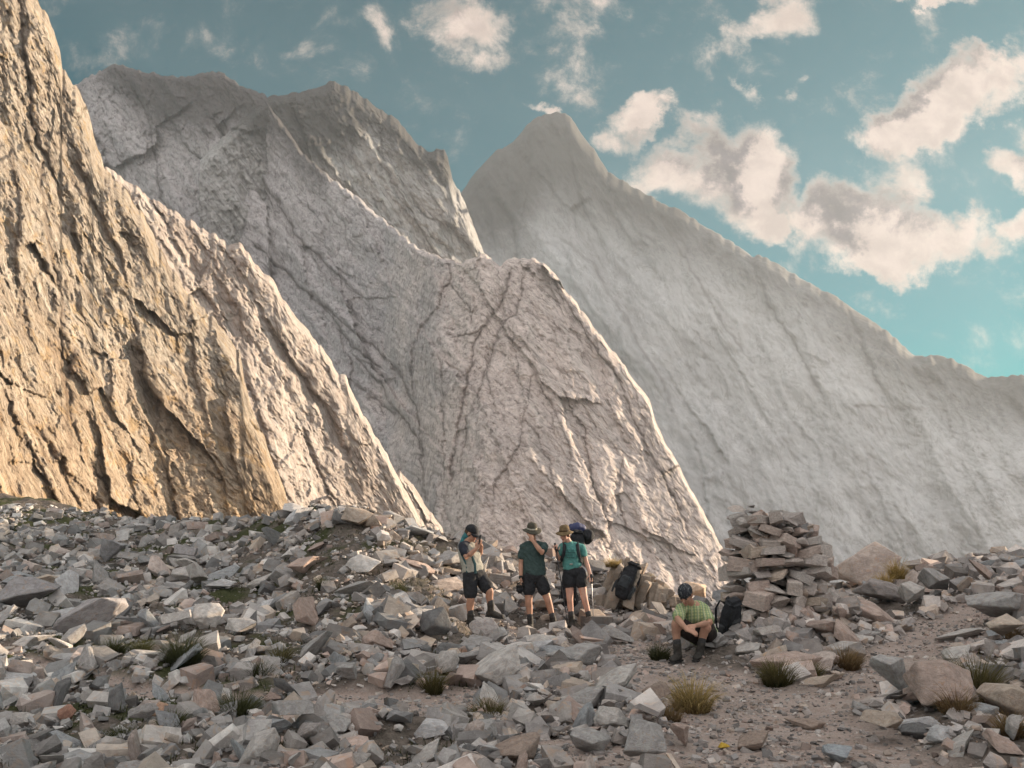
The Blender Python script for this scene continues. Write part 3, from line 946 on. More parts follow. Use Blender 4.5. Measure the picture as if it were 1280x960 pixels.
B(742, 944, 62, 32, 'slab', GREY, 'low grey block left of the pointed grey boulder', (0, 6, 12))
B(856, 938, 34, 32, 'wedge', ROSE, 'small upright rose stone right of the pointed grey boulder', (0, 18, 0))
B(822, 892, 34, 42, 'block', BROWN, 'upright brown stone just left of the straw coloured grass tuft', (0, -10, 20))
B(720, 836, 70, 30, 'slab', GREY, 'grey slab on the bank below the feet of the woman', (0, -6, 10))
B(730, 890, 60, 26, 'slab', GREY, 'grey slab in the middle of the bank left of the path', (0, -14, 25))
B(770, 868, 66, 30, 'slab', PALE, 'pale slab on the bank below the seated man', (0, -20, 10))
B(622, 856, 82, 44, 'slab', PALE, 'long pale slab leaning up to the right in front of the standing hikers', (0, -32, 12), deep=.45)
B(676, 812, 52, 20, 'slab', PALE, 'flat pale stone just in front of the feet of the man in the middle', (0, -4, 8))
B(770, 806, 46, 26, 'block', GREY, 'rounded grey stone on the path right of the woman', (0, 6, 0))
B(812, 776, 34, 16, 'block', SAND, 'small sunlit block between the woman and the seated man', (0, 3, 12))
B(543, 800, 44, 46, 'slab', DARK, 'dark boulder tilted on edge left of the hiker with the black cap', (0, -48, 10), deep=.6)
B(522, 782, 44, 24, 'slab', PALE, 'white stone resting against the dark tilted boulder', (0, -14, 0))
B(553, 776, 22, 34, 'wedge', SAND, 'sunlit sandy stone standing behind the dark tilted boulder', (0, 20, 0))
B(556, 846, 26, 40, 'slab', PALE, 'upright oval pale stone below the dark tilted boulder', (0, 78, 0), deep=.5)
B(492, 866, 22, 50, 'slab', GREY, 'narrow grey slab standing tilted to the right in the foreground', (0, 28, 0), deep=.6)
B(470, 816, 44, 30, 'block', ROSE, 'rose block in the middle of the boulder slope', (0, 10, 30))
B(438, 862, 40, 34, 'wedge', GREY, 'grey triangular stone left of the narrow tilted slab', (0, 0, 30))
B(386, 786, 40, 48, 'slab', ROSE, 'brownish rose slab leaning to the right in the left boulder slope', (0, -46, 12), deep=.6)
B(388, 716, 62, 22, 'slab', ROSE, 'flat rose slab lying near the top of the boulder mound', (0, -8, 8))
B(352, 736, 38, 26, 'slab', GREY, 'grey block under the flat rose slab near the mound top', (0, 10, 8))
B(445, 662, 42, 30, 'wedge', SAND, 'sunlit boulder crowning the boulder mound', (0, 16, 20))
B(424, 660, 26, 26, 'block', DARK, 'dark boulder left of the sunlit boulder on the mound', (0, 0, 0))
B(466, 664, 20, 22, 'wedge', SAND, 'small sunlit stone right of the boulder crowning the mound', (0, 30, 0))
B(105, 792, 82, 42, 'slab', (.33, .315, .32), 'large brown grey slab tilted up to the right on the left slope', (0, -28, 10), deep=.5)
B(80, 812, 46, 24, 'slab', GREY, 'grey slab under the large tilted slab on the left slope', (0, -34, 10), deep=.5)
B(26, 762, 70, 46, 'block', (.27, .26, .265), 'dark rounded boulder at the left edge of the frame', (0, -6, 14))
B(50, 740, 46, 22, 'slab', SAND, 'light sandy slab behind the dark rounded boulder at the left edge', (0, -12, 0))
B(216, 790, 40, 30, 'block', PALE, 'pale block left of the broad white slab on the left slope', (0, -10, 10))
B(256, 786, 46, 32, 'slab', PALE, 'broad white slab on the left slope', (24, 0, 0))
B(300, 796, 44, 24, 'wedge', PALE, 'white wedge stone right of the broad white slab', (0, 6, 0))
B(228, 706, 30, 30, 'block', (.27, .26, .265), 'brown grey boulder on the far part of the left slope', (0, 12, 0))
B(135, 706, 34, 38, 'wedge', (.27, .27, .28), 'dark upright rock on the far part of the left slope', (0, -8, 0))
B(362, 912, 50, 40, 'block', GREY, 'grey boulder at the lower left beside the bare earth patch', (0, 6, 20))
B(382, 938, 34, 34, 'wedge', (.34, .315, .305), 'rose grey boulder near the bottom edge below the bare earth patch', (0, -10, 10))
B(315, 966, 60, 46, 'slab', PALE, 'large pale slab at the bottom edge on the left', (0, -34, 0), deep=.7)
B(340, 880, 22, 14, 'block', ROSE, 'small rose stone at the rim of the bare earth patch', (0, 0, 0), name='stone', cat='stone')
B(80, 905, 18, 26, 'slab', (.43, .25, .19), 'rust red stone among the blue grey stones at the lower left', (0, 70, 0), name='stone', cat='stone')
B(195, 905, 24, 26, 'wedge', (.50, .33, .24), 'rust coloured triangular stone at the lower left', (0, 10, 0), name='stone', cat='stone')
B(178, 912, 20, 44, 'slab', GREY, 'upright grey slab beside the rust coloured triangular stone', (0, 80, 0), deep=.6)
B(210, 830, 44, 20, 'slab', GREY, 'grey slab above the narrow trail on the left', (0, -24, 10))
B(116, 945, 44, 18, 'slab', GREY, 'long grey stone in the lower left corner among green plants', (0, -14, 10))
B(190, 928, 30, 20, 'slab', ROSE, 'rose grey flat stone below the rust coloured triangular stone', (0, -20, 10))
B(650, 956, 74, 34, 'slab', BROWN, 'brown slab at the bottom edge near the centre', (0, -16, 20))
B(600, 930, 54, 26, 'slab', GREY, 'grey slab in the bottom middle of the frame', (0, -12, 30))
B(912, 744, 20, 46, 'slab', (.30, .31, .32), 'upright dark grey slab behind the black backpack', (0, 82, 0), deep=.5)
B(868, 752, 36, 40, 'wedge', (.55, .42, .32), 'sunlit pointed rock behind the head of the seated man', (0, 4, 20))
B(1180, 745, 60, 28, 'slab', GREY, 'grey tilted slab on the bank right of the cairn', (0, 38, 0), deep=.6)
B(1150, 760, 50, 30, 'slab', PALE, 'pale slab on the bank right of the leaning brown boulder', (0, 30, 0), deep=.6)
B(1110, 756, 74, 34, 'block', (.33, .30, .29), 'grey brown block under the leaning brown boulder', (0, 12, 0), deep=.6)
B(1100, 790, 96, 40, 'slab', ROSE, 'wide rose slab at the foot of the bank right of the cairn', (0, 22, 0), deep=.6)
B(1205, 800, 64, 12, 'slab', PALE, 'thin pale slab lying on the right branch of the path', (0, -12, 0), deep=.5)
B(1215, 832, 60, 26, 'slab', PALE, 'pale slab above the largest rose boulder', (0, -10, 0))
B(892, 812, 44, 24, 'block', GREY, 'grey stone the seated man sits on', (0, 0, 0), deep=.8, sink=.2)
B(606, 800, 40, 30, 'block', (.38, .35, .34), 'rounded stone under the front foot of the hiker with the black cap', (0, 0, 0), deep=.8, name='stone', cat='stone')

# rocks around the foot of the cairn
for (px, py, w_, h_, k_, c_, tl, lb) in [
    (930, 800, 40, 26, 'block', ROSE, 4, 'rose block at the left foot of the cairn'),
    (962, 802, 34, 22, 'block', (.42, .39, .37), -6, 'grey rose block in front of the left part of the cairn'),
    (1002, 786, 44, 28, 'wedge', PALE, 8, 'pale wedge stone in front of the middle of the cairn'),
    (968, 776, 42, 26, 'block', GREY, -5, 'grey block low in the front of the cairn'),
    (1036, 800, 52, 30, 'block', ROSE, 12, 'rose block in front of the right part of the cairn'),
    (1068, 782, 44, 26, 'slab', SAND, 20, 'sandy slab between the cairn and the wide rose slab'),
    (1052, 822, 50, 20, 'slab', PALE, -6, 'pale flat stone behind the round brown grass hummock'),
    (905, 812, 34, 18, 'slab', GREY, 6, 'flat grey stone right of the seated man'),
    (938, 820, 40, 16, 'slab', PALE, -4, 'flat pale stone between the seated man and the grass hummock')]:
    B(px, py, w_, h_, k_, c_, lb, (0, tl, random.uniform(-20, 20)))

# ---- outcrop in the middle with the leaning backpack
oc = Vector(at(800, 757, 16.4))
bmO = bmesh.new()
ro = np.random.RandomState(8)
for k in range(46):
    fx_ = ro.uniform(-1, 1); row = ro.rand()
    hh = float(np.interp(fx_, [-1, -.8, -.5, -.3, 0, .4, .75, 1], [.25, .72, .95, .90, .72, .48, .26, .10])) * (1 - .45 * row)
    me_ = random.choice(HI['brick'] + HI['wedge'])
    b0 = len(bmO.verts); bmO.from_mesh(me_)
    bmO.verts.ensure_lookup_table()
    M_ = Matrix.Translation((fx_ * .74, (.5 - row) * .75, hh * .42)) @ Euler((R(ro.uniform(-14, 10)), R(ro.uniform(-8, 32)), R(ro.uniform(-35, 35)))).to_matrix().to_4x4() @ Matrix.Diagonal((ro.uniform(.06, .13), ro.uniform(.10, .18), hh * .62, 1))
    bmesh.ops.transform(bmO, matrix=M_, verts=bmO.verts[b0:])
out_o = bm_obj('rock_outcrop', bmO, None, smooth=True)
out_o.data.set_sharp_from_angle(angle=R(32)); out_o.data.materials.clear()
out_o.data.materials.append(M_STONE); out_o.location = (oc.x, oc.y, float(gz(oc.x, oc.y)) + .02); out_o.color = (.29, .245, .205, 1)
tag(out_o, 'ribbed sunlit brown outcrop sloping down right of the woman with grass on top', 'outcrop')
taken.append((oc.x, oc.y, .55))

# ------------------------------------------------------------------ the cairn
cf = ground_hit(990, 795); CX, CY = cf.x, cf.y + .62
CZ = float(gz(CX, CY)) - .05
sc_ = CY / FPX
top_z = float(at(966, 636, CY)[2])
cairn = empty('cairn', (CX, CY, CZ))
tag(cairn, 'tall tapering cairn of stacked stones on the saddle at the right', 'cairn')
Hc = top_z - CZ
half_l = lambda t: np.interp(t, [0, .3, .6, .8, .93, 1.0], [1.0, .86, .75, .62, .46, .18])
half_r = lambda t: np.interp(t, [0, .3, .6, .8, .93, 1.0], [.95, .84, .74, .60, .36, .10])
xoff = lambda t: np.interp(t, [0, .8, 1], [0, 0, -.30])
random.seed(21)
nst = 0
layer_h = .20
z = 0.0
while z < Hc - .05:
    t = z / Hc
    lh = layer_h * random.uniform(.85, 1.15) * (1 - .25 * t)
    hl, hr = float(half_l(t)) * .95, float(half_r(t)) * .95
    dd = .62 * (1 - .45 * t)
    ang = random.uniform(0, .4) + PI * .93
    end = ang + PI * 1.28
    while ang < end and nst < 100:
        ln = random.uniform(.24, .50) * (1 - .3 * t)
        hx_ = hr if math.cos(ang) > 0 else hl
        cx = xoff(t) + hx_ * math.cos(ang) * .86; cy = dd * math.sin(ang) * .86
        o = put_stone(random.choice(['brick', 'brick', 'brick', 'slab', 'block']), Vector((0, 0, 0)), (1, 1, 1), erot(0, 0, 0), random.choice([(.45, .42, .40), (.42, .34, .305), (.46, .41, .38), SAND, (.48, .40, .36), (.50, .455, .43), (.40, .36, .34)]), 'stone')
        tang = math.atan2(dd * math.cos(ang), -hx_ * math.sin(ang))
        o.matrix_world = Matrix.Identity(4)
        o.parent = cairn
        hgt = lh * random.choice([.75, .95, .65, 1.15])
        o.matrix_local = (Matrix.Translation((cx * random.uniform(.90, 1.06), cy * random.uniform(.9, 1.08), z + lh * .5 + random.uniform(-.035, .035))) @ (Matrix.Rotation(tang, 4, 'Z') @ Euler((R(random.uniform(-16, 16)), R(random.uniform(-24, 24)), R(random.uniform(-35, 35)))).to_matrix().to_4x4())
                          @ Matrix.Diagonal((ln * .54, random.uniform(.17, .25) * (1 - .2 * t), hgt * .56, 1)))
        nst += 1
        ang += ln * .98 / math.hypot(hx_ * math.sin(ang), dd * math.cos(ang) + 1e-3) * .9
    z += lh * .92
for (dx, dz, wd, hg, tl) in [(-.34, 0.02, .11, .05, 5), (-.30, .09, .07, .045, -12), (-.20, -.03, .10, .05, 10), (.05, -.10, .13, .05, 6), (.22, -.18, .12, .06, 14)]:
    if nst >= 108: break
    o = put_stone('wedge', Vector((0, 0, 0)), (1, 1, 1), erot(0, 0, 0), GREY, 'stone'); o.parent = cairn
    o.matrix_local = Matrix.Translation((dx, -.05, Hc + dz - .06)) @ erot(0, tl, 20).to_4x4() @ Matrix.Diagonal((wd, .1, hg, 1))


# ------------------------------------------------------------------ merged loose stones
def merge_low(name, X, Y, Z, S, rs, cols, flat=(.26, .85), sharp=True, tiltmax=48):
    n = len(X)
    kinds = rs.randint(0, len(LOWP), n)
    Vs, Fs, Cs = [], [], []
    off = 0
    for k in range(len(LOWP)):
        ii = np.where(kinds == k)[0]
        if len(ii) == 0: continue
        v, f = LOWP[k]
        m = len(ii)
        sc = np.stack([S[ii] * rs.uniform(.85, 1.35, m), S[ii] * rs.uniform(.6, 1.0, m), S[ii] * rs.uniform(flat[0], flat[1], m)], 1)
        P_ = v[None] * sc[:, None, :]
        a = R(1) * rs.normal(0, tiltmax * .5, m); b = R(1) * rs.normal(0, tiltmax * .5, m); c = rs.uniform(0, 2 * PI, m)
        steep = rs.rand(m) < .14
        a = np.where(steep, rs.uniform(-1.3, 1.3, m), a)

        def rx(P_, i, j, ang):
            ca, sa = np.cos(ang)[:, None], np.sin(ang)[:, None]
            A, Bq = P_[..., i].copy(), P_[..., j].copy()
            P_[..., i] = A * ca - Bq * sa; P_[..., j] = A * sa + Bq * ca
        rx(P_, 0, 1, c); rx(P_, 1, 2, a); rx(P_, 0, 2, b)
        P_ = P_ + np.stack([X[ii], Y[ii], Z[ii] + S[ii] * .18], 1)[:, None, :]
        nv = len(v)
        Vs.append(P_.reshape(-1, 3))
        Fs.append((f[None] + (off + np.arange(m) * nv)[:, None, None]).reshape(-1, 3))
        Cs.append(np.repeat(cols[ii], nv, 0))
        off += m * nv
    V = np.concatenate(Vs); Fc = np.concatenate(Fs); Cc = np.concatenate(Cs)
    me = np_mesh(name, V, Fc, True)
    a = me.color_attributes.new('tone', 'FLOAT_COLOR', 'POINT')
    a.data.foreach_set('color', np.concatenate([Cc, np.ones((len(Cc), 1))], 1).astype(np.float32).ravel())
    return link(name, me, M_SCREE)


def sample_polar(rs, n, r0, r1, pw, hw=36):
    """pw: exponent of the areal thinning with distance"""
    u_ = rs.rand(n)
    e = 2 - pw
    r = (r0 ** e + u_ * (r1 ** e - r0 ** e)) ** (1 / e) if abs(e) > 1e-6 else r0 * (r1 / r0) ** u_
    th = R(1) * rs.uniform(-hw, hw, n)
    return r * np.sin(th), r * np.cos(th)


def tone_at(x, y, rs):
    """grey-blue on the left, browner on the right and on the path"""
    t = np.array(TONES)[rs.randint(0, len(TONES), len(x))]
    warm = (.12 + .70 * sstep(-.25, .42, x / y))[:, None]
    cold = sstep(-.2, -.5, x / y)[:, None] * .3
    lum = t.mean(1, keepdims=True)
    t = t * (1 - .35 * warm) + lum * np.array([[1.18, .97, .88]]) * .35 * warm
    t = t * (1 - cold) + lum * np.array([[.97, 1.0, 1.0]]) * cold
    return t * rs.uniform(.60, 1.32, (len(x), 1))


def free_of(x, y, m=0.8):
    ok = np.ones(len(x), bool)
    for (tx, ty, tr) in taken + [(CX, CY, .75)]:
        ok &= np.hypot(x - tx, y - ty) > tr * m
    return ok


rs = np.random.RandomState(31)
# people stand here: keep large stones away
PEOPLE_SPOTS = [(908, 800), (587, 783), (672, 787), (718, 784), (856, 828), (884, 818)]
for q_ in PEOPLE_SPOTS:
    p_ = ground_hit(*q_); taken.append((p_.x, p_.y, .42 if q_[1] < 800 else .60))

# individual stones: the 300 largest ones in the picture
N = 5200
x, y = sample_polar(rs, N, 5.2, 30, 0.35)
pm = path_mask(x, y)
s = .085 * (1 - rs.rand(N)) ** -0.42
s = np.minimum(np.minimum(s, .34), .0215 * y)
ok = (pm < .25) & free_of(x, y, 1.05) & (np.abs(x / y) < .60)
x, y, s = x[ok], y[ok], s[ok]
app = s / y
order = np.argsort(-app)
keep = []
for i in order:
    if all((x[i] - x[j]) ** 2 + (y[i] - y[j]) ** 2 > (.80 * (s[i] + s[j])) ** 2 for j in keep):
        keep.append(i)
    if len(keep) >= 196: break
random.seed(5)
CN = {'grey': [GREY, (.33, .345, .36)], 'pale': [PALE, (.46, .46, .47)], 'rose': [ROSE, (.42, .36, .33)], 'dark': [(.26, .265, .275), DARK]}


def region(px, py):
    if px < 320: return 'lying on the left slope in the foreground' if py > 830 else 'lying on the far part of the left slope'
    if px < 640: return 'lying in the foreground left of the centre' if py > 830 else 'lying on the boulder mound left of the standing hikers'
    if px < 900: return 'lying in the foreground right of the centre' if py > 840 else 'lying around the standing and seated hikers'
    return 'lying beside the path at the lower right' if py > 840 else 'lying on the bank right of the cairn'


for i in keep:
    X_, Y_, s_ = x[i], y[i], s[i]
    cn = random.choices(['grey', 'pale', 'rose', 'dark'], [.42, .28, .18 if X_ < 0 else .35, .12])[0]
    k = random.choice(['block', 'slab', 'slab', 'wedge'])
    fl = random.uniform(.32, .7)
    steep = random.random() < (.30 if X_ < 0 else .15)
    ry = random.uniform(35, 80) * random.choice([-1, 1]) if steep else random.gauss(-6, 14)
    o = put_stone(k, Vector((X_, Y_, float(gz(X_, Y_)) + s_ * (.42 if steep else .22))), (s_ * 1.25, s_ * random.uniform(.65, .95), s_ * fl),
                  erot(random.gauss(8, 12), ry, random.uniform(-60, 60)), random.choice(CN[cn]), 'stone')
    v_ = np.array([X_, Y_, float(gz(X_, Y_))]) - EYE
    fwd = v_[1] * CP + v_[2] * SP; up_ = -v_[1] * SP + v_[2] * CP
    ppx = 640 + FPX * v_[0] / fwd; ppy = 480 - FPX * up_ / fwd
    rg_ = region(ppx, ppy)
    o['label'] = '%s angular stone %s' % (cn, rg_)
    o['category'] = 'stone'; o['group'] = '%s angular stones %s' % (cn, rg_)
    taken.append((X_, Y_, s_ * .55))

# everything smaller: one object
N = 100000
x, y = sample_polar(rs, N, 4.6, 33, 0.75)
pm = path_mask(x, y)
s = .022 * (1 - rs.rand(N)) ** -0.63
s = np.minimum(np.minimum(s, .20), .013 * y + .03) * (1 + .25 * sstep(10, 24, y))
patch = fbm(x * .8, y * .8, 12.0, 4)
prob = np.where(pm > .5, .09 + .0 * x, 1 - .0 * x) * np.where((patch > .08) & (x < -.4), .16, 1.0) * np.where((fbm(x * .9, y * .9, 31.0, 3) > .14), .25, 1.0)
s = np.where(pm > .35, np.minimum(s, .036), s)
ok = (rs.rand(N) < prob) & free_of(x, y, .9)
x, y, s = x[ok], y[ok], s[ok]
s = s * np.where((x < -1) & (y > 13), .85, 1.0)
na_ = 700; ra_ = rs.uniform(.75, 1.75, na_); ta_ = rs.uniform(0, 2 * PI, na_)
xa = CX + ra_ * np.cos(ta_); ya = CY + ra_ * .85 * np.sin(ta_)
keep_ = free_of(xa, ya, .3); xa, ya, ra_ = xa[keep_], ya[keep_], ra_[keep_]
x = np.concatenate([x, xa]); y = np.concatenate([y, ya]); s = np.concatenate([s, rs.uniform(.05, .15, len(xa))])
cp_ = np.concatenate([np.zeros(len(x) - len(xa)), .36 * np.clip(1 - (ra_ - .75) / .8, 0, 1) * rs.rand(len(xa))])
pile = cp_ + .06 * np.clip(fbm(x * 2.2, y * 2.2, 3.0, 3) + .2, 0, 1)
sc_o = merge_low('scree', x, y, gz(x, y) + pile * (path_mask(x, y) < .4), s, rs, tone_at(x, y, rs))
tag(sc_o, 'grey broken stones covering the slopes', kind='stuff')
# gravel on the path and between the stones
N = 60000
x, y = sample_polar(rs, N, 4.6, 20, 1.25)
s = .008 * (1 - rs.rand(N)) ** -0.45
s = np.minimum(s, .035) * (1 + .5 * sstep(7, 16, y))
pm = path_mask(x, y)
ok = (rs.rand(N) < .30 + .6 * pm * (fbm(x * 1.4, y * 1.4, 2.0, 3) > -.12))
x, y, s = x[ok], y[ok], s[ok]
tn = tone_at(x, y, rs) * .85
gr_o = merge_low('gravel', x, y, gz(x, y), s, rs, tn, tiltmax=20)
tag(gr_o, 'fine gravel and chips on the path', kind='stuff')
# rubble inside the cairn
x = rs.uniform(-.62, .62, 420); zz = rs.uniform(0, .93, 420) * Hc; y = rs.uniform(-.5, .5, 420)
k_ = 1 - .40 * zz / Hc
cm = merge_low('rubble', x * k_ + np.interp(zz / Hc, [0, .8, 1], [0, 0, -.25]), y * k_, zz, np.full(420, .10), rs, tone_at(x + 5, y * 0 + 12, rs))
cm.parent = cairn; cm['kind'] = 'stuff'
# ------------------------------------------------------------------ people
def V3(*a): return Vector(a)


def ring_frame(t, ref):
    t = t.normalized()
    b = ref - t * ref.dot(t)
    if b.length < 1e-3: b = V3(1, 0, 0) - t * t.x
    b.normalize()
    return t.cross(b).normalized(), b      # width axis, depth axis


def loft(bm, pts, rad, ref=V3(0, -1, 0), n=16, cap=True, sup=2.0):
    """closed tube through pts, rad = [(half width, half depth)]; round ends"""
    pts = [Vector(p) for p in pts]
    rings = []
    N_ = len(pts)
    seq = []
    for i, p in enumerate(pts):
        t = (pts[min(i + 1, N_ - 1)] - pts[max(i - 1, 0)])
        seq.append((p, t, rad[i]))
    if cap:
        p, t, r = seq[0]; k = min(r)
        seq.insert(0, (p - t.normalized() * k * .55, t, (r[0] * .72, r[1] * .72)))
        p, t, r = seq[-1]; k = min(r)
        seq.append((p + t.normalized() * k * .55, t, (r[0] * .72, r[1] * .72)))
    for p, t, r in seq:
        a, b = ring_frame(t, ref)
        ring = []
        for k in range(n):
            th = 2 * PI * k / n
            c, s = math.cos(th), math.sin(th)
            c = math.copysign(abs(c) ** (2 / sup), c); s = math.copysign(abs(s) ** (2 / sup), s)
            ring.append(bm.verts.new(p + a * r[0] * c + b * r[1] * s))
        rings.append(ring)
    for r0, r1 in zip(rings[:-1], rings[1:]):
        for k in range(n):
            bm.faces.new((r0[k], r0[(k + 1) % n], r1[(k + 1) % n], r1[k]))
    bm.faces.new(rings[0][::-1]); bm.faces.new(rings[-1])


def ell(bm, c, r, M=None):
    res = bmesh.ops.create_uvsphere(bm, u_segments=16, v_segments=10, radius=1)
    T = Matrix.Translation(c) @ (M.to_4x4() if M is not None else Matrix.Identity(4)) @ Matrix.Diagonal((*r, 1))
    bmesh.ops.transform(bm, matrix=T, verts=res['verts'])


def solid(name, bm, mat, parent, vox=.009, it=4, wr=0.0, seed=0.0, keep=None):
    bmesh.ops.recalc_face_normals(bm, faces=bm.faces)
    me = bpy.data.meshes.new(name); bm.to_mesh(me); bm.free()
    me = bake(me, [('REMESH', dict(mode='VOXEL', voxel_size=vox, use_smooth_shade=True)), ('SMOOTH', dict(factor=.5, iterations=it))])
    me.name = name
    if wr > 0:
        n = len(me.vertices)
        co = np.empty(n * 3, np.float32); me.vertices.foreach_get('co', co); co = co.reshape(-1, 3)
        no = np.empty(n * 3, np.float32); me.vertices.foreach_get('normal', no); no = no.reshape(-1, 3)
        d = wr * (ridged(co[:, 0] * 7 + seed, co[:, 1] * 7, co[:, 2] * 9 + co[:, 0] * 4, 3) - .4)
        me.vertices.foreach_set('co', (co + no * d[:, None]).ravel()); me.update()
    if not me.materials: me.materials.append(mat)
    else: me.materials[0] = mat
    return link(name, me, None, parent, smooth=True)


def basis(fwd, up=V3(0, 0, 1)):
    f = fwd.normalized(); x = f.cross(up).normalized(); u = x.cross(f)
    return Matrix((x, f, u)).transposed()        # columns: right, forward, up


def hand(bm, w, d, nrm, side, curl=.6, s=1.0):
    """palm and five bent fingers; w wrist, d pointing along the hand, nrm palm normal (fingers close towards it), side = thumb side"""
    d = d.normalized(); nrm = (nrm - d * nrm.dot(d)).normalized(); sd = d.cross(nrm)
    if sd.dot(side) < 0: sd = -sd
    loft(bm, [w - d * .015, w + d * .03 * s, w + d * .088 * s], [(.026 * s, .020 * s), (.038 * s, .017 * s), (.040 * s, .013 * s)], nrm, 10)
    for k, L in enumerate((.90, 1.0, .93, .74)):
        o = w + d * .086 * s + sd * (.030 - .020 * k) * s
        pts = [o - d * .02 * s]; a = curl * .35; cur = o
        for q, ln in enumerate((.042, .027, .021)):
            dirn = d * math.cos(a) + nrm * math.sin(a)
            cur = cur + dirn * ln * L * s; pts.append(cur); a += curl
        loft(bm, pts, [(.0092 * s, .0088 * s), (.0088 * s, .0085 * s), (.008 * s, .008 * s), (.0068 * s, .0068 * s)], sd, 8)
    o = w + d * .022 * s + sd * .026 * s
    d1 = (d * .6 + sd * .75 + nrm * .25).normalized(); d2 = (d * .85 + sd * .25 + nrm * (.25 + .3 * curl)).normalized()
    loft(bm, [o, o + d1 * .036 * s, o + d1 * .036 * s + d2 * .030 * s, o + d1 * .036 * s + d2 * .054 * s], [(.013 * s, .012 * s), (.0105 * s, .0105 * s), (.0095 * s, .009 * s), (.0075 * s, .0075 * s)], nrm, 8)


SKIN_A = plain('skin_tan', (.42, .235, .165), .6, .12, 12, .15, .002)
SKIN_B = plain('skin_fair', (.56, .325, .25), .6, .10, 12, .15, .002)
BLACKC = plain('black_cloth', (.022, .023, .027), .9, .3, 30, .5, .003)
BOOT = plain('boot_leather', (.040, .036, .032), .75, .4, 30, .6, .004)
SOLE = plain('boot_sole', (.02, .02, .02), .8)
SOCK = plain('sock_wool', (.05, .05, .052), .95)
HAIRM = plain('hair_brown', (.07, .04, .022), .7, .4, 60)
EYE_M = plain('eye_dark', (.015, .012, .01), .3)
LIP = plain('lip_skin', (.33, .13, .11), .6)


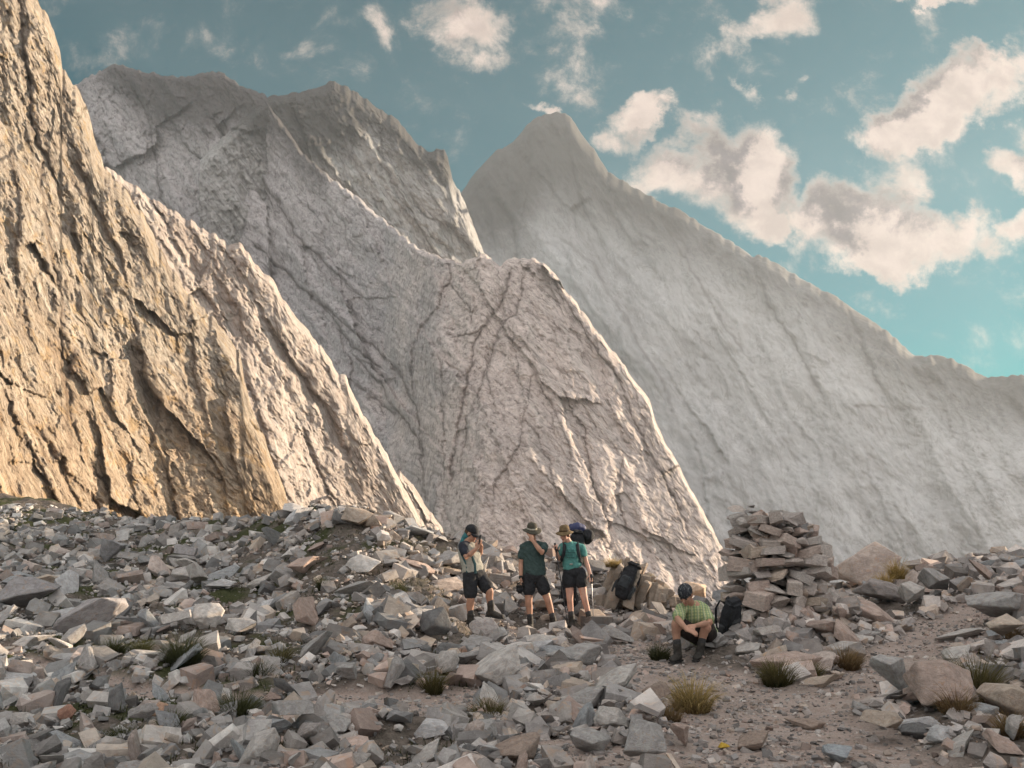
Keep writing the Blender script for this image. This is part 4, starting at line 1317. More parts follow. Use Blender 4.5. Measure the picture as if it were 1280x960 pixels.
def figure(label, org, rz, J, skin, s_head=1.0):
    """J: joints in local metres (x right in the photo, -y towards the viewer, z up). Returns the root and body object"""
    root = empty('person', org, rz)
    tag(root, label, 'person')
    bm = bmesh.new()
    f = J['face'].normalized(); M = basis(f, J.get('crown', V3(0, 0, 1)))
    h = J['head']
    S = s_head

    def hp(x, y, z): return h + M @ V3(x * S, y * S, z * S)
    ell(bm, hp(0, -.012, .028), (.076 * S, .094 * S, .098 * S), M)
    ell(bm, hp(0, .022, -.048), (.056 * S, .066 * S, .062 * S), M)
    ell(bm, hp(0, .072, -.092), (.024 * S, .020 * S, .020 * S), M)
    ell(bm, hp(0, .070, .036), (.052 * S, .018 * S, .016 * S), M)
    for sg in (-1, 1):
        ell(bm, hp(sg * .038, .058, -.022), (.024 * S, .022 * S, .024 * S), M)
        ell(bm, hp(sg * .078, -.008, -.004), (.010 * S, .020 * S, .031 * S), M)
    loft(bm, [hp(0, .082, .024), hp(0, .100, -.010), hp(0, .112, -.026)], [(.009, .010), (.012, .012), (.015, .012)], M @ V3(0, 1, 0), 10)
    # neck and trunk
    nk, ch, wa, pe = J['neck'], J['chest'], J['waist'], J['pelvis']
    dep = J.get('depth_ref', V3(0, -1, 0))
    loft(bm, [nk - (h - nk) * .15, nk + (h - nk) * .45, hp(0, -.02, -.04)], [(.062, .060), (.054, .056), (.052, .054)], dep, 14)
    W = J.get('build', 1.0)
    loft(bm, [pe - (wa - pe) * .4, pe, wa, ch, nk - (nk - ch) * .28], [(.13 * W, .10 * W), (.165 * W, .115 * W), (.135 * W, .10 * W), (.165 * W, .115 * W), (.115 * W, .075 * W)], dep, 20, sup=2.3)
    for k in 'LR':
        sh, el, wr = J['sh' + k], J['el' + k], J['wr' + k]
        loft(bm, [nk - (nk - ch) * .35, (nk + sh) / 2 - V3(0, 0, .025), sh], [(.06, .06), (.058, .06), (.056, .058)], dep, 12)
        loft(bm, [sh, sh.lerp(el, .45), el, el.lerp(wr, .3), el.lerp(wr, .75), wr], [(.054 * W, .056 * W), (.047 * W, .049 * W), (.040 * W, .040 * W), (.042 * W, .041 * W), (.031 * W, .029 * W), (.027, .022)], dep, 12)
        hd, hn, hs, cu = J['hand' + k]
        hand(bm, wr, hd, hn, hs, cu, .98)
        hi, kn, an = J['hip' + k], J['kn' + k], J['an' + k]
        loft(bm, [hi, hi.lerp(kn, .4), kn - (kn - hi) * .08, kn, kn.lerp(an, .08)], [(.088 * W, .092 * W), (.078 * W, .082 * W), (.058 * W, .062 * W), (.056 * W, .060 * W), (.054 * W, .056 * W)], dep, 16)
        back = J.get('calf', V3(0, .02, 0))
        loft(bm, [kn, kn.lerp(an, .3) + back, kn.lerp(an, .65) + back * .5, an, an - V3(0, 0, .02)], [(.055 * W, .058 * W), (.054 * W, .060 * W), (.042 * W, .044 * W), (.033, .036), (.033, .036)], dep, 14)
        t = J['toe' + k].normalized()
        loft(bm, [an - t * .04 - V3(0, 0, .05), an + t * .06 - V3(0, 0, .06), an + t * .15 - V3(0, 0, .07)], [(.032, .028), (.038, .026), (.034, .018)], V3(0, 0, 1), 12)
    body = solid('body', bm, skin, root, .0085, 3)
    for sg in (-1, 1):
        b2 = bmesh.new(); ell(b2, hp(sg * .032, .083, .008), (.014, .008, .009), M)
        bm_obj('eye', b2, EYE_M, body, True)
    b2 = bmesh.new(); ell(b2, hp(0, .088, -.058), (.024, .008, .007), M)
    bm_obj('mouth', b2, LIP, body, True)
    # boots and socks
    for k in 'LR':
        kn, an = J['kn' + k], J['an' + k]; t = J['toe' + k].normalized(); sh_up = (kn - an).normalized()
        b2 = bmesh.new()
        loft(b2, [an - V3(0, 0, .04), an + sh_up * .06, an + sh_up * .095], [(.050, .056), (.049, .053), (.052, .056)], t, 14)
        loft(b2, [an - t * .050 - V3(0, 0, .055), an + t * .03 - V3(0, 0, .045), an + t * .12 - V3(0, 0, .062), an + t * .185 - V3(0, 0, .070)],
             [(.042, .040), (.048, .048), (.052, .036), (.040, .026)], V3(0, 0, 1), 14)
        bo = solid('boot', b2, BOOT, root, .008, 2)
        b2 = bmesh.new()
        loft(b2, [an - t * .075 - V3(0, 0, .096), an + t * .05 - V3(0, 0, .098), an + t * .21 - V3(0, 0, .098)], [(.046, .012), (.050, .011), (.044, .011)], V3(0, 0, 1), 14, sup=3)
        bm_obj('sole', b2, SOLE, bo, True)
        b2 = bmesh.new()
        loft(b2, [an + sh_up * .08, an + sh_up * .145], [(.044, .046), (.046, .048)], t, 14)
        bm_obj('sock', b2, SOCK, root, True)
    return root, body, hp, M


def shirt(root, J, mat, sleeve=.55, wr=.010, hem=.5, W=None, name='shirt', fl=1.0, sleeve_mat=None):
    W = W or J.get('build', 1.0)
    dep = J.get('depth_ref', V3(0, -1, 0))
    nk, ch, wa, pe = J['neck'], J['chest'], J['waist'], J['pelvis']
    bm = bmesh.new()
    end = wa.lerp(pe, hem)
    loft(bm, [end, wa, ch, nk - (nk - ch) * .30, nk - (nk - ch) * .05], [(.172 * W * fl, .128 * W * fl), (.162 * W * fl, .124 * W * fl), (.172 * W, .132 * W), (.115 * W, .090 * W), (.070, .070)], dep, 22, sup=2.3)

    def sl(bm, k):
        sh, el = J['sh' + k], J['el' + k]
        loft(bm, [nk - (nk - ch) * .35, (nk + sh) / 2 - V3(0, 0, .012), sh], [(.066, .072), (.066, .070), (.062, .066)], dep, 14)
        loft(bm, [sh, sh.lerp(el, sleeve * .5), sh.lerp(el, sleeve)], [(.061 * W, .066 * W), (.062 * W, .066 * W), (.067 * W, .069 * W)], dep, 14)
    if sleeve_mat is None:
        for k in 'LR': sl(bm, k)
    o = solid(name, bm, mat, root, .009, 4, wr, 3.1)
    if sleeve_mat is not None:
        for k in 'LR':
            b2 = bmesh.new(); sl(b2, k); solid('sleeve', b2, sleeve_mat, o, .009, 3, wr * .7, 1.0)
    return o


def shorts(root, J, mat, ln=.62, name='shorts', W=None, flare=1.0, wr=.010, top=.35):
    W = W or J.get('build', 1.0)
    dep = J.get('depth_ref', V3(0, -1, 0))
    wa, pe = J['waist'], J['pelvis']
    bm = bmesh.new()
    loft(bm, [pe - (wa - pe) * .25, pe, wa.lerp(pe, top)], [(.165 * W, .125 * W), (.180 * W, .134 * W), (.150 * W, .118 * W)], dep, 20, sup=2.2)
    for k in 'LR':
        hi, kn = J['hip' + k], J['kn' + k]
        loft(bm, [hi + (hi - kn) * .06, hi.lerp(kn, ln * .5), hi.lerp(kn, ln)], [(.104 * W, .110 * W), (.100 * W * flare, .104 * W * flare), (.094 * W * flare, .100 * W * flare)], dep, 16)
    return solid(name, bm, mat, root, .009, 4, wr, 8.0)


def sun_hat(root, hp, M, mat, band, tilt=0.0, brim=.16, hgt=.105, droop=.02, zoff=.062):
    """round crown, wide brim with a slight wave"""
    bm = bmesh.new()
    prof = [(.0, hgt), (.045, hgt - .003), (.072, hgt - .018), (.084, hgt - .05), (.088, .0), (.105, -.004), (brim * .85, -.008 - droop * .5), (brim, -.010 - droop), (brim, -.016 - droop), (.10, -.013), (.084, -.008), (.080, .04), (.06, hgt - .03), (.0, hgt - .012)]
    n = 36; rings = []
    for r, z in prof:
        ring = []
        for k in range(n):
            a = 2 * PI * k / n
            wv = .012 * math.sin(2 * a + .6) * max(0, r - .09) / .07
            ring.append(bm.verts.new((r * math.cos(a) * .96, r * math.sin(a) * 1.08, z + wv + (.012 * abs(math.cos(a)) * max(0, r - .09) / .07))))
        rings.append(ring)
    for a_, b_ in zip(rings[:-1], rings[1:]):
        for k in range(n): bm.faces.new((a_[k], b_[k], b_[(k + 1) % n], a_[(k + 1) % n]))
    bmesh.ops.remove_doubles(bm, verts=bm.verts, dist=1e-4)
    R3 = M @ Euler((tilt, 0, 0)).to_matrix()
    T = Matrix.Translation(hp(0, -.005, zoff)) @ R3.to_4x4()
    bmesh.ops.transform(bm, matrix=T, verts=bm.verts)
    o = bm_obj('hat', bm, mat, root, True)
    bm = bmesh.new()
    rr = []
    for z in (.004, .030):
        rr.append([bm.verts.new((.090 * math.cos(2 * PI * k / n) * .965, .090 * math.sin(2 * PI * k / n) * 1.085, z)) for k in range(n)])
    for k in range(n): bm.faces.new((rr[0][k], rr[0][(k + 1) % n], rr[1][(k + 1) % n], rr[1][k]))
    bmesh.ops.transform(bm, matrix=T, verts=bm.verts)
    bb = bm_obj('hat_band', bm, band, o, True)
    md = bb.modifiers.new('s', 'SOLIDIFY'); md.thickness = .003
    return o


def cap_hat(root, hp, M, mat, brim=True, name='cap', brim_mat=None):
    bm = bmesh.new()
    ell(bm, hp(0, -.012, .042), (.090, .108, .100), M)
    geom = bm.verts[:] + bm.edges[:] + bm.faces[:]
    bmesh.ops.bisect_plane(bm, geom=geom, plane_co=hp(0, 0, .030), plane_no=-(M @ V3(0, .18, 1)), clear_outer=True)
    bmesh.ops.holes_fill(bm, edges=bm.edges)
    o = bm_obj(name, bm, mat, root, True)
    if brim:
        bm = bmesh.new()
        n = 12; top = []; bot = []
        for i in range(5):
            r = i / 4
            rt = []; rb = []
            for k in range(n + 1):
                a = PI * k / n
                x = .082 * math.cos(a) * (1 - .12 * r); y = .075 + .088 * r * (math.sin(a) ** .6) - .05 * (1 - math.sin(a)) * (1 - r)
                z = .030 - .030 * r - .018 * abs(math.cos(a)) ** 2
                rt.append(bm.verts.new(hp(x, y, z + .004))); rb.append(bm.verts.new(hp(x, y, z - .002)))
            top.append(rt); bot.append(rb)
        for G in (top, bot):
            for a_, b_ in zip(G[:-1], G[1:]):
                for k in range(n): bm.faces.new((a_[k], a_[k + 1], b_[k + 1], b_[k]))
        for k in range(n): bm.faces.new((top[-1][k], top[-1][k + 1], bot[-1][k + 1], bot[-1][k]))
        bmesh.ops.recalc_face_normals(bm, faces=bm.faces)
        bm_obj('cap_brim', bm, brim_mat or mat, o, True)
    return o


def hair(root, hp, M, mat, back=.0, length=.0):
    bm = bmesh.new()
    ell(bm, hp(0, -.026, .026), (.084, .092, .098), M)
    ell(bm, hp(0, -.050, -.030), (.070, .055, .060 + length), M)
    return solid('hair', bm, mat, root, .009, 2, .006)


def pole(label, top, tip, mat_shaft, r=.008):
    d = (Vector(tip) - Vector(top)); L = d.length
    root = empty('trekking_pole', tip)
    tag(root, label, 'trekking pole')
    t = -d.normalized()

    def part(name, a, b, ra, rb, m, n=10):
        bm = bmesh.new()
        loft(bm, [t * a, t * ((a + b) / 2), t * b], [(ra, ra), ((ra + rb) / 2,) * 2, (rb, rb)], V3(0, -1, 0), n)
        return bm_obj(name, bm, m, root, True)
    part('shaft', .03, L - .13, r * .75, r * 1.1, mat_shaft)
    part('tip', -.01, .04, .003, .006, SOLE)
    part('basket', .065, .075, .03, .03, SOLE, 16)
    part('grip', L - .14, L, .014, .018, BLACKC)
    bm = bmesh.new()
    loft(bm, [t * (L - .01), t * (L - .05) + V3(.03, -.01, 0), t * (L - .13) + V3(.035, -.01, 0), t * (L - .10) + V3(.01, 0, 0), t * (L - .02)], [(.009, .002)] * 5, V3(0, -1, 0), 8)
    bm_obj('strap', bm, BLACKC, root, True)
    return root


def rbox(bm, c, s, M=None, bev=.04, sub=0):
    res = bmesh.ops.create_cube(bm, size=1)
    T = Matrix.Translation(c) @ (M.to_4x4() if M is not None else Matrix.Identity(4)) @ Matrix.Diagonal((*s, 1))
    bmesh.ops.transform(bm, matrix=T, verts=res['verts'])
    es = list({e for v in res['verts'] for e in v.link_edges})
    bmesh.ops.bevel(bm, geom=es, offset=bev, segments=3, affect='EDGES', clamp_overlap=True)


def backpack(label, loc, rotm, cl, acc, s=1.0, straps=True, extra=None, group=None):
    """hiking pack, local: z up, front (straps side) = -y"""
    root = empty('backpack', loc); root.rotation_euler = rotm.to_euler()
    tag(root, label, 'backpack')
    bm = bmesh.new()
    loft(bm, [V3(0, .0, .04) * s, V3(0, .015, .16) * s, V3(0, .02, .34) * s, V3(0, .015, .50) * s, V3(0, .01, .57) * s],
         [(.13 * s, .09 * s), (.155 * s, .115 * s), (.16 * s, .12 * s), (.15 * s, .105 * s), (.12 * s, .08 * s)], V3(0, -1, 0), 20, sup=3)
    solid('pack_body', bm, cl, root, .011, 3, .016, 2.0)
    bm = bmesh.new(); rbox(bm, V3(0, .02, .62) * s, (.27 * s, .21 * s, .11 * s), None, .045 * s)
    solid('lid', bm, cl, root, .011, 4, .012, 5.0)
    bm = bmesh.new(); rbox(bm, V3(0, .135, .26) * s, (.20 * s, .07 * s, .26 * s), None, .03 * s)
    solid('front_pocket', bm, acc, root, .011, 3, .010, 7.0)
    for sg in (-1, 1):
        bm = bmesh.new(); loft(bm, [V3(sg * .155, .02, .05) * s, V3(sg * .17, .02, .16) * s, V3(sg * .165, .02, .25) * s], [(.035 * s, .055 * s)] * 3, V3(0, -1, 0), 12)
        bm_obj('side_pocket', bm, acc, root, True)
        bm = bmesh.new()
        loft(bm, [V3(sg * .06, -.09, .56) * s, V3(sg * .085, -.17, .56) * s, V3(sg * .11, -.20, .42) * s, V3(sg * .13, -.15, .24) * s, V3(sg * .13, -.09, .10) * s],
             [(.032 * s, .010 * s)] * 4 + [(.012 * s, .006 * s)], V3(sg * .3, -1, 0), 10, sup=3)
        if straps: bm_obj('shoulder_strap', bm, BLACKC, root, True)
        else: bm.free()
        bm = bmesh.new()
        loft(bm, [V3(sg * .10, -.09, .07) * s, V3(sg * .17, -.15, .07) * s, V3(sg * .14, -.24, .05) * s], [(.012 * s, .045 * s), (.010 * s, .04 * s), (.008 * s, .02 * s)], V3(0, 0, 1), 10)
        if straps: bm_obj('hip_belt', bm, BLACKC, root, True)
        else: bm.free()
        bm = bmesh.new()
        loft(bm, [V3(sg * .13, .13, .20) * s, V3(sg * .15, .11, .36) * s, V3(sg * .12, .125, .55) * s], [(.010 * s, .003 * s)] * 3, V3(sg, 1, 0), 8)
        bm_obj('webbing', bm, SOLE, root, True)
    bm = bmesh.new()
    loft(bm, [V3(-.03, -.09, .60) * s, V3(-.02, -.10, .655) * s, V3(.02, -.10, .655) * s, V3(.03, -.09, .60) * s], [(.007 * s, .007 * s)] * 4, V3(0, -1, 0), 8)
    bm_obj('haul_loop', bm, SOLE, root, True)
    return root


# person scale: metres per photo pixel at that distance
def spot(px, py):
    p = ground_hit(px, py)
    return p


def jl(p0, sc, o):
    """photo pixel + depth offset -> local metres"""
    def f(px, py, dy=0.0): return V3((px - p0[0]) * sc, dy, (p0[1] - py) * sc * 1.0)
    return f


# ---- A: hiker with black cap (left), facing right, phone at the face
pA = spot(588, 785); scA = pA.y / FPX * 1.015
f = jl((588, 785.5), scA, pA)
JA = dict(head=f(588.5, 675, 0), face=V3(.82, -.42, -.30), neck=f(583, 686, .02), chest=f(585, 695, .02), waist=f(589, 711, 0), pelvis=f(592, 722, 0),
          shR=f(578, 689, -.12), elR=f(584, 703, -.22), wrR=f(595.5, 692, -.26), handR=(V3(.35, -.1, .9), V3(.6, .8, 0), V3(-.4, 0, .2), .75),
          shL=f(591, 689, .15), elL=f(598, 702, .12), wrL=f(601, 690, -.02), handL=(V3(-.25, -.55, .75), V3(-.6, -.5, 0), V3(0, -.2, .4), .75),
          hipR=f(587, 724, -.07), knR=f(588.5, 752, -.09), anR=f(588, 777, -.03), toeR=V3(.55, -.85, 0),
          hipL=f(597, 724, .08), knL=f(611, 743, -.06), anL=f(612.5, 765, .02), toeL=V3(.92, -.35, -.1),
          depth_ref=V3(.75, -.65, 0), calf=V3(-.012, .012, 0), build=1.0)
rA, bA, hpA, MA = figure('person in a black cap and cream shirt facing right with hands raised to the face', (pA.x, pA.y, pA.z), 0, JA, SKIN_A)
CREAM = plain('cream_shirt_cloth', (.33, .32, .28), .9, .12, 8, .4, .004)
DKTEAL = plain('dark_teal_cloth', (.035, .085, .095), .9)
sA = shirt(rA, JA, CREAM, .62, .017, .75, fl=1.03, sleeve_mat=plain('navy_sleeve_cloth', (.025, .028, .040), .9))
bm = bmesh.new()
for (x0, x1, y_) in ((-.085, -.040, 1), (.045, .075, 1)):
    a = JA['chest'] - V3(0, 0, .06); b_ = JA['pelvis'] + V3(0, 0, .01)
    loft(bm, [a + V3(x0, -.145, 0), (a + b_) / 2 + V3((x0 + x1) / 2, -.150, 0), b_ + V3(x1 - .05, -.150, 0)], [(.020, .012)] * 3, V3(0, -1, 0), 10)
bm_obj('shirt_stripe', bm, DKTEAL, sA, True)
shorts(rA, JA, BLACKC, .80, flare=1.02)
cap_hat(rA, hpA, MA, BLACKC)
hair(rA, hpA, MA, HAIRM)
bm = bmesh.new()
ell(bm, hpA(0, -.055, -.045), (.080, .060, .075), MA)
loft(bm, [hpA(0, -.06, -.06), JA['neck'] + V3(-.02, .04, .02), JA['neck'] + V3(-.03, .03, -.05)], [(.075, .05), (.085, .06), (.10, .05)], V3(0, -1, 0), 14)
solid('neck_scarf', bm, plain('teal_scarf_cloth', (.045, .17, .19), .9), rA, .009, 3, .008)
ph = empty('phone', Vector(rA.location) + JA['wrR'] + V3(.045, -.005, .125)); tag(ph, 'dark phone held up by the person with the black cap', 'phone')
bm = bmesh.new(); rbox(bm, V3(0, 0, 0), (.012, .072, .145), Euler((0, .25, .3)).to_matrix(), .004); bm_obj('phone_case', bm, SOLE, ph, True)
bm = bmesh.new(); rbox(bm, V3(-.0072, -.002, 0), (.002, .064, .130), Euler((0, .25, .3)).to_matrix(), .0008); bm_obj('screen', bm, plain('screen_glass', (.03, .035, .04), .15), ph)

# ---- B: man in the middle, dark hat, hand at the mouth
pB = spot(672, 788); scB = pB.y / FPX * 1.015
f = jl((672, 788), scB, pB)
JB = dict(head=f(665.5, 673.5, -.02), face=V3(.10, -1, -.30), neck=f(667, 684.5, .02), chest=f(667.5, 694, .02), waist=f(668, 712, 0), pelvis=f(668.5, 724, 0),
          shR=f(655, 690.5, .02), elR=f(652.5, 709, .02), wrR=f(652, 726, -.06), handR=(V3(-.02, -.1, -1), V3(1, .1, 0), V3(.0, -1, 0), .55),
          shL=f(680.5, 689.5, .02), elL=f(677, 696.5, -.26), wrL=f(666.5, 683, -.20), handL=(V3(-.42, .12, .90), V3(-.15, 1, .1), V3(-1, 0, .3), .55),
          hipR=f(662, 726, 0), knR=f(661.5, 754, -.03), anR=f(663.5, 780.5, .02), toeR=V3(-.15, -1, 0),
          hipL=f(675, 726, 0), knL=f(684.5, 753, -.05), anL=f(691.5, 779, .0), toeL=V3(.75, -.7, 0),
          build=1.04)
rB, bB, hpB, MB_ = figure('man in a dark brimmed hat and green shirt holding one hand to his mouth', (pB.x, pB.y, pB.z), 0, JB, SKIN_A)
shB = shirt(rB, JB, plain('dark_green_shirt', (.042, .070, .068), .9, .15, 20, .5, .004), .62, .020, .90, fl=1.04)
shorts(rB, JB, BLACKC, .60, flare=1.06)
sun_hat(rB, hpB, MB_, plain('dark_felt', (.060, .055, .042), .9), plain('light_hat_band', (.42, .40, .34), .9), 0, .165, .11)
hair(rB, hpB, MB_, HAIRM)
bm = bmesh.new(); loft(bm, [JB['wrR'] + V3(0, 0, .012), JB['wrR'] + V3(0, 0, -.010)], [(.034, .030)] * 2, V3(0, -1, 0), 12)
bm_obj('wristwatch', bm, SOLE, rB, True)
hx_ = empty('camera_bag', Vector(rB.location) + JB['wrR'] + V3(-.015, -.02, -.185)); tag(hx_, 'small black camera bag hanging from the hand of the man in the middle', 'camera bag')
bm = bmesh.new(); rbox(bm, V3(0, 0, -.01), (.12, .085, .125), None, .028); bm_obj('bag_body', bm, BLACKC, hx_, True)
bm = bmesh.new(); rbox(bm, V3(0, -.004, .045), (.125, .092, .035), None, .012); bm_obj('bag_flap', bm, SOLE, hx_, True)
bm = bmesh.new(); loft(bm, [V3(-.055, 0, .03), V3(-.035, 0, .085), V3(.0, 0, .105), V3(.035, 0, .085), V3(.055, 0, .03)], [(.008, .004)] * 5, V3(0, -1, 0), 8); bm_obj('bag_strap', bm, SOLE, hx_, True)

# ---- C: woman with teal shirt, backpack and poles
pC = spot(719, 785); scC = pC.y / FPX * 1.015
f = jl((719, 785), scC, pC)
JC = dict(head=f(707.5, 676, -.04), face=V3(-.50, -.85, -.28), neck=f(712.5, 686, .0), chest=f(714, 695, .0), waist=f(715, 708, 0), pelvis=f(718, 720, 0),
          shR=f(703, 691, -.02), elR=f(699.5, 706, .02), wrR=f(697, 695, -.20), handR=(V3(-.25, -.75, .60), V3(.2, .4, .9), V3(1, 0, .2), 1.1),
          shL=f(728.5, 691, .04), elL=f(733.5, 709, .04), wrL=f(738, 724, -.05), handL=(V3(.05, -.75, -.66), V3(-.5, .5, -.6), V3(-.6, -.3, .6), 1.1),
          hipR=f(712, 722, 0), knR=f(713, 753, -.03), anR=f(715, 778, .02), toeR=V3(-.10, -1, 0),
          hipL=f(725, 722, 0), knL=f(730.5, 752, -.04), anL=f(737, 777.5, .02), toeL=V3(.35, -.95, 0),
          build=.93)
rC, bC, hpC, MC = figure('woman in a brown sun hat and teal shirt carrying a pack and two poles', (pC.x, pC.y, pC.z), 0, JC, SKIN_B, .97)
TEAL = plain('teal_shirt', (.085, .25, .235), .9, .12, 20, .5, .004)
shC = shirt(rC, JC, TEAL, .48, .013, .55, fl=.96)
bm = bmesh.new()
random.seed(3)
for r_ in range(4):                      # printed lines on the shirt front, too small to read in the photo
    z_ = JC['chest'].z + .015 - r_ * .040; x_ = -.115
    while x_ < .005 + .02 * (r_ % 2):
        w_ = random.uniform(.012, .030)
        yb = -.134 + .10 * ((x_ + w_ / 2 + .0) * 2.2) ** 2
        rbox(bm, V3(JC['chest'].x + x_ + w_ / 2 + .03, yb, z_), (w_, .016, .011), None, .002)
        x_ += w_ + .008
bm_obj('shirt_print', bm, plain('print_ink', (.03, .09, .09), .9), shC)
shorts(rC, JC, BLACKC, .40, flare=1.16, W=.98, top=.75)
sun_hat(rC, hpC, MC, plain('brown_felt', (.15, .105, .055), .9), plain('hat_cord', (.09, .06, .035), .9), .12, .150, .105, .03)
hair(rC, hpC, MC, HAIRM, length=.02)
bm = bmesh.new(); rbox(bm, V3(JC['waist'].x - .01, -.132, JC['waist'].z - .035), (.05, .015, .028), None, .004); bm_obj('belt_buckle', bm, plain('buckle_metal', (.35, .35, .33), .4), rC, True)
c0 = Vector(rC.location)
bp = backpack('blue and black backpack with a white roll worn on the back of the woman', c0 + V3(JC['waist'].x + .085, .20, JC['waist'].z - .06), Euler((R(-4), R(7), R(22))).to_matrix(), BLACKC,
              plain('dark_grey_pack_cloth', (.05, .055, .06), .8), .86, False)
NAVY = plain('blue_dry_bag', (.045, .055, .13), .6); WHT = plain('white_roll', (.62, .62, .64), .8)
bm = bmesh.new(); loft(bm, [V3(-.10, .06, .60), V3(.02, .06, .63), V3(.13, .06, .62)], [(.060, .075), (.078, .085), (.060, .07)], V3(0, 0, 1), 14); solid('dry_bag', bm, NAVY, bp, .01, 3, .01)
bm = bmesh.new(); loft(bm, [V3(.08, .10, .665), V3(.16, .10, .60), V3(.20, .10, .52)], [(.045, .05)] * 3, V3(0, -1, 0), 14); solid('white_roll', bm, WHT, bp, .01, 2, .006)
bm = bmesh.new(); loft(bm, [V3(.17, -.06, .52), V3(.22, .04, .50), V3(.25, .14, .46)], [(.09, .10), (.105, .115), (.085, .095)], V3(0, 0, 1), 16); solid('sleeping_mat', bm, BLACKC, bp, .01, 3, .012)
# shoulder straps worn over the shirt
for sg, k in ((-1, 'R'), (1, 'L')):
    sh = JC['sh' + k]; nk = JC['neck']
    m_ = nk.lerp(sh, .62)
    bm = bmesh.new()
    loft(bm, [m_ + V3(0, .12, .0), m_ + V3(0, .02, .068), m_ + V3(sg * .0, -.115, -.01), V3(m_.x + sg * .015, -.142, JC['chest'].z - .05), V3(m_.x + sg * .055, -.09, JC['waist'].z + .02), V3(m_.x + sg * .06, .03, JC['waist'].z - .02)],
         [(.027, .010)] * 5 + [(.015, .008)], V3(0, -1, .6), 10, sup=3)
    st = bm_obj('shoulder_strap', bm, BLACKC, bp, True)
    st.matrix_parent_inverse = Matrix.Identity(4)
    bpy.context.view_layer.update()
    st.matrix_local = bp.matrix_world.inverted() @ Matrix.Translation(c0)
ALU = plain('pole_aluminium', (.30, .30, .31), .35, .05, 10, .1, .001, .8)
DKP = plain('pole_dark', (.05, .05, .055), .4)
hC = c0 + JC['wrR'] + JC['handR'][0].normalized() * .085
tC = ground_hit(706.5, 768); tC = V3(hC.x + (tC.x - hC.x), hC.y + .10, 0); tC.z = float(gz(tC.x, tC.y)) + .01
pole('dark trekking pole on the left of the woman in the teal shirt', hC + (hC - tC).normalized() * .07, tC, DKP)
hC = c0 + JC['wrL'] + JC['handL'][0].normalized() * .085
tC = V3(hC.x + .03, hC.y - .04, 0); tC.z = float(gz(tC.x, tC.y)) + .01
pole('light trekking pole in the hand of the woman on her right side of the photo', hC + (hC - tC).normalized() * .07, tC, ALU)

# ---- D: seated man in the green checked shirt
pD = spot(858, 828); scD = pD.y / FPX * 1.02
f = jl((858, 829), scD, pD)
JD = dict(head=f(858.5, 751, -.06), face=V3(-.42, -.66, -.62), crown=V3(-.15, -.25, 1), neck=f(867, 763, .08), chest=f(872, 772, .14), waist=f(881, 793, .30), pelvis=f(886, 803, .36),
          shR=f(855, 768, .06), elR=f(846, 778, -.18), wrR=f(852, 787, -.38), handR=(V3(.7, -.45, -.25), V3(.2, .4, -.8), V3(.1, -.5, .6), .7),
          shL=f(884, 769, .18), elL=f(886, 783, -.06), wrL=f(864, 784, -.30), handL=(V3(-.95, -.35, -.12), V3(-.2, .5, -.8), V3(0, -.6, .6), .8),
          hipR=f(878, 803, .26), knR=f(845, 783, -.10), anR=f(847, 817, -.06), toeR=V3(-.55, -.85, 0),
          hipL=f(892, 803, .30), knL=f(880.5, 787, -.10), anL=f(873, 815, -.04), toeL=V3(-.45, -.9, 0),
          depth_ref=V3(-.35, -.9, -.2), calf=V3(.0, .02, 0), build=1.0)
rD, bD, hpD, MD = figure('man in a green checked shirt and patterned cap sitting on a rock looking down', (pD.x, pD.y, pD.z), 0, JD, SKIN_A)
pm_, nt, b = new_mat('green_checked_cloth', .9)
tc = nt.n.new('ShaderNodeTexCoord').outputs['Object']
sx = nt.node('ShaderNodeSeparateXYZ', {0: tc})
fx = nt.m('SINE', nt.m('MULTIPLY', sx.outputs[0], 175.0)); fz = nt.m('SINE', nt.m('MULTIPLY', nt.m('ADD', sx.outputs[2], nt.m('MULTIPLY', sx.outputs[1], .4)), 175.0))
c = nt.mix(nt.ramp(fx, -.1, .5), (.40, .43, .21), (.22, .30, .16)); c = nt.mix(nt.m('MULTIPLY', nt.ramp(fz, .0, .5), .55), c, (.16, .23, .13))
c = nt.mix(nt.m('MULTIPLY', nt.ramp(nt.m('SINE', nt.m('MULTIPLY', sx.outputs[0], 87.0)), .85, .95), .7), c, (.55, .55, .38))
nt.put(b.inputs['Base Color'], c)
shirt(rD, JD, pm_, .78, .009, 1.0, W=1.14)
shorts(rD, JD, plain('dark_brown_shorts_cloth', (.030, .024, .022), .9), .72, flare=1.08)
capm, nt, b = new_mat('patterned_cap_cloth', .9)
tc = nt.n.new('ShaderNodeTexCoord').outputs['Object']
nt.put(b.inputs['Base Color'], nt.mix(nt.ramp(nt.noise(nt.mapping(tc, (3, 1, 1)), 22, 3, .5, 1), .54, .62), (.025, .028, .035), (.13, .135, .14)))
cap_hat(rD, hpD, MD, capm, brim=False, name='bandana_cap')
hair(rD, hpD, MD, HAIRM)

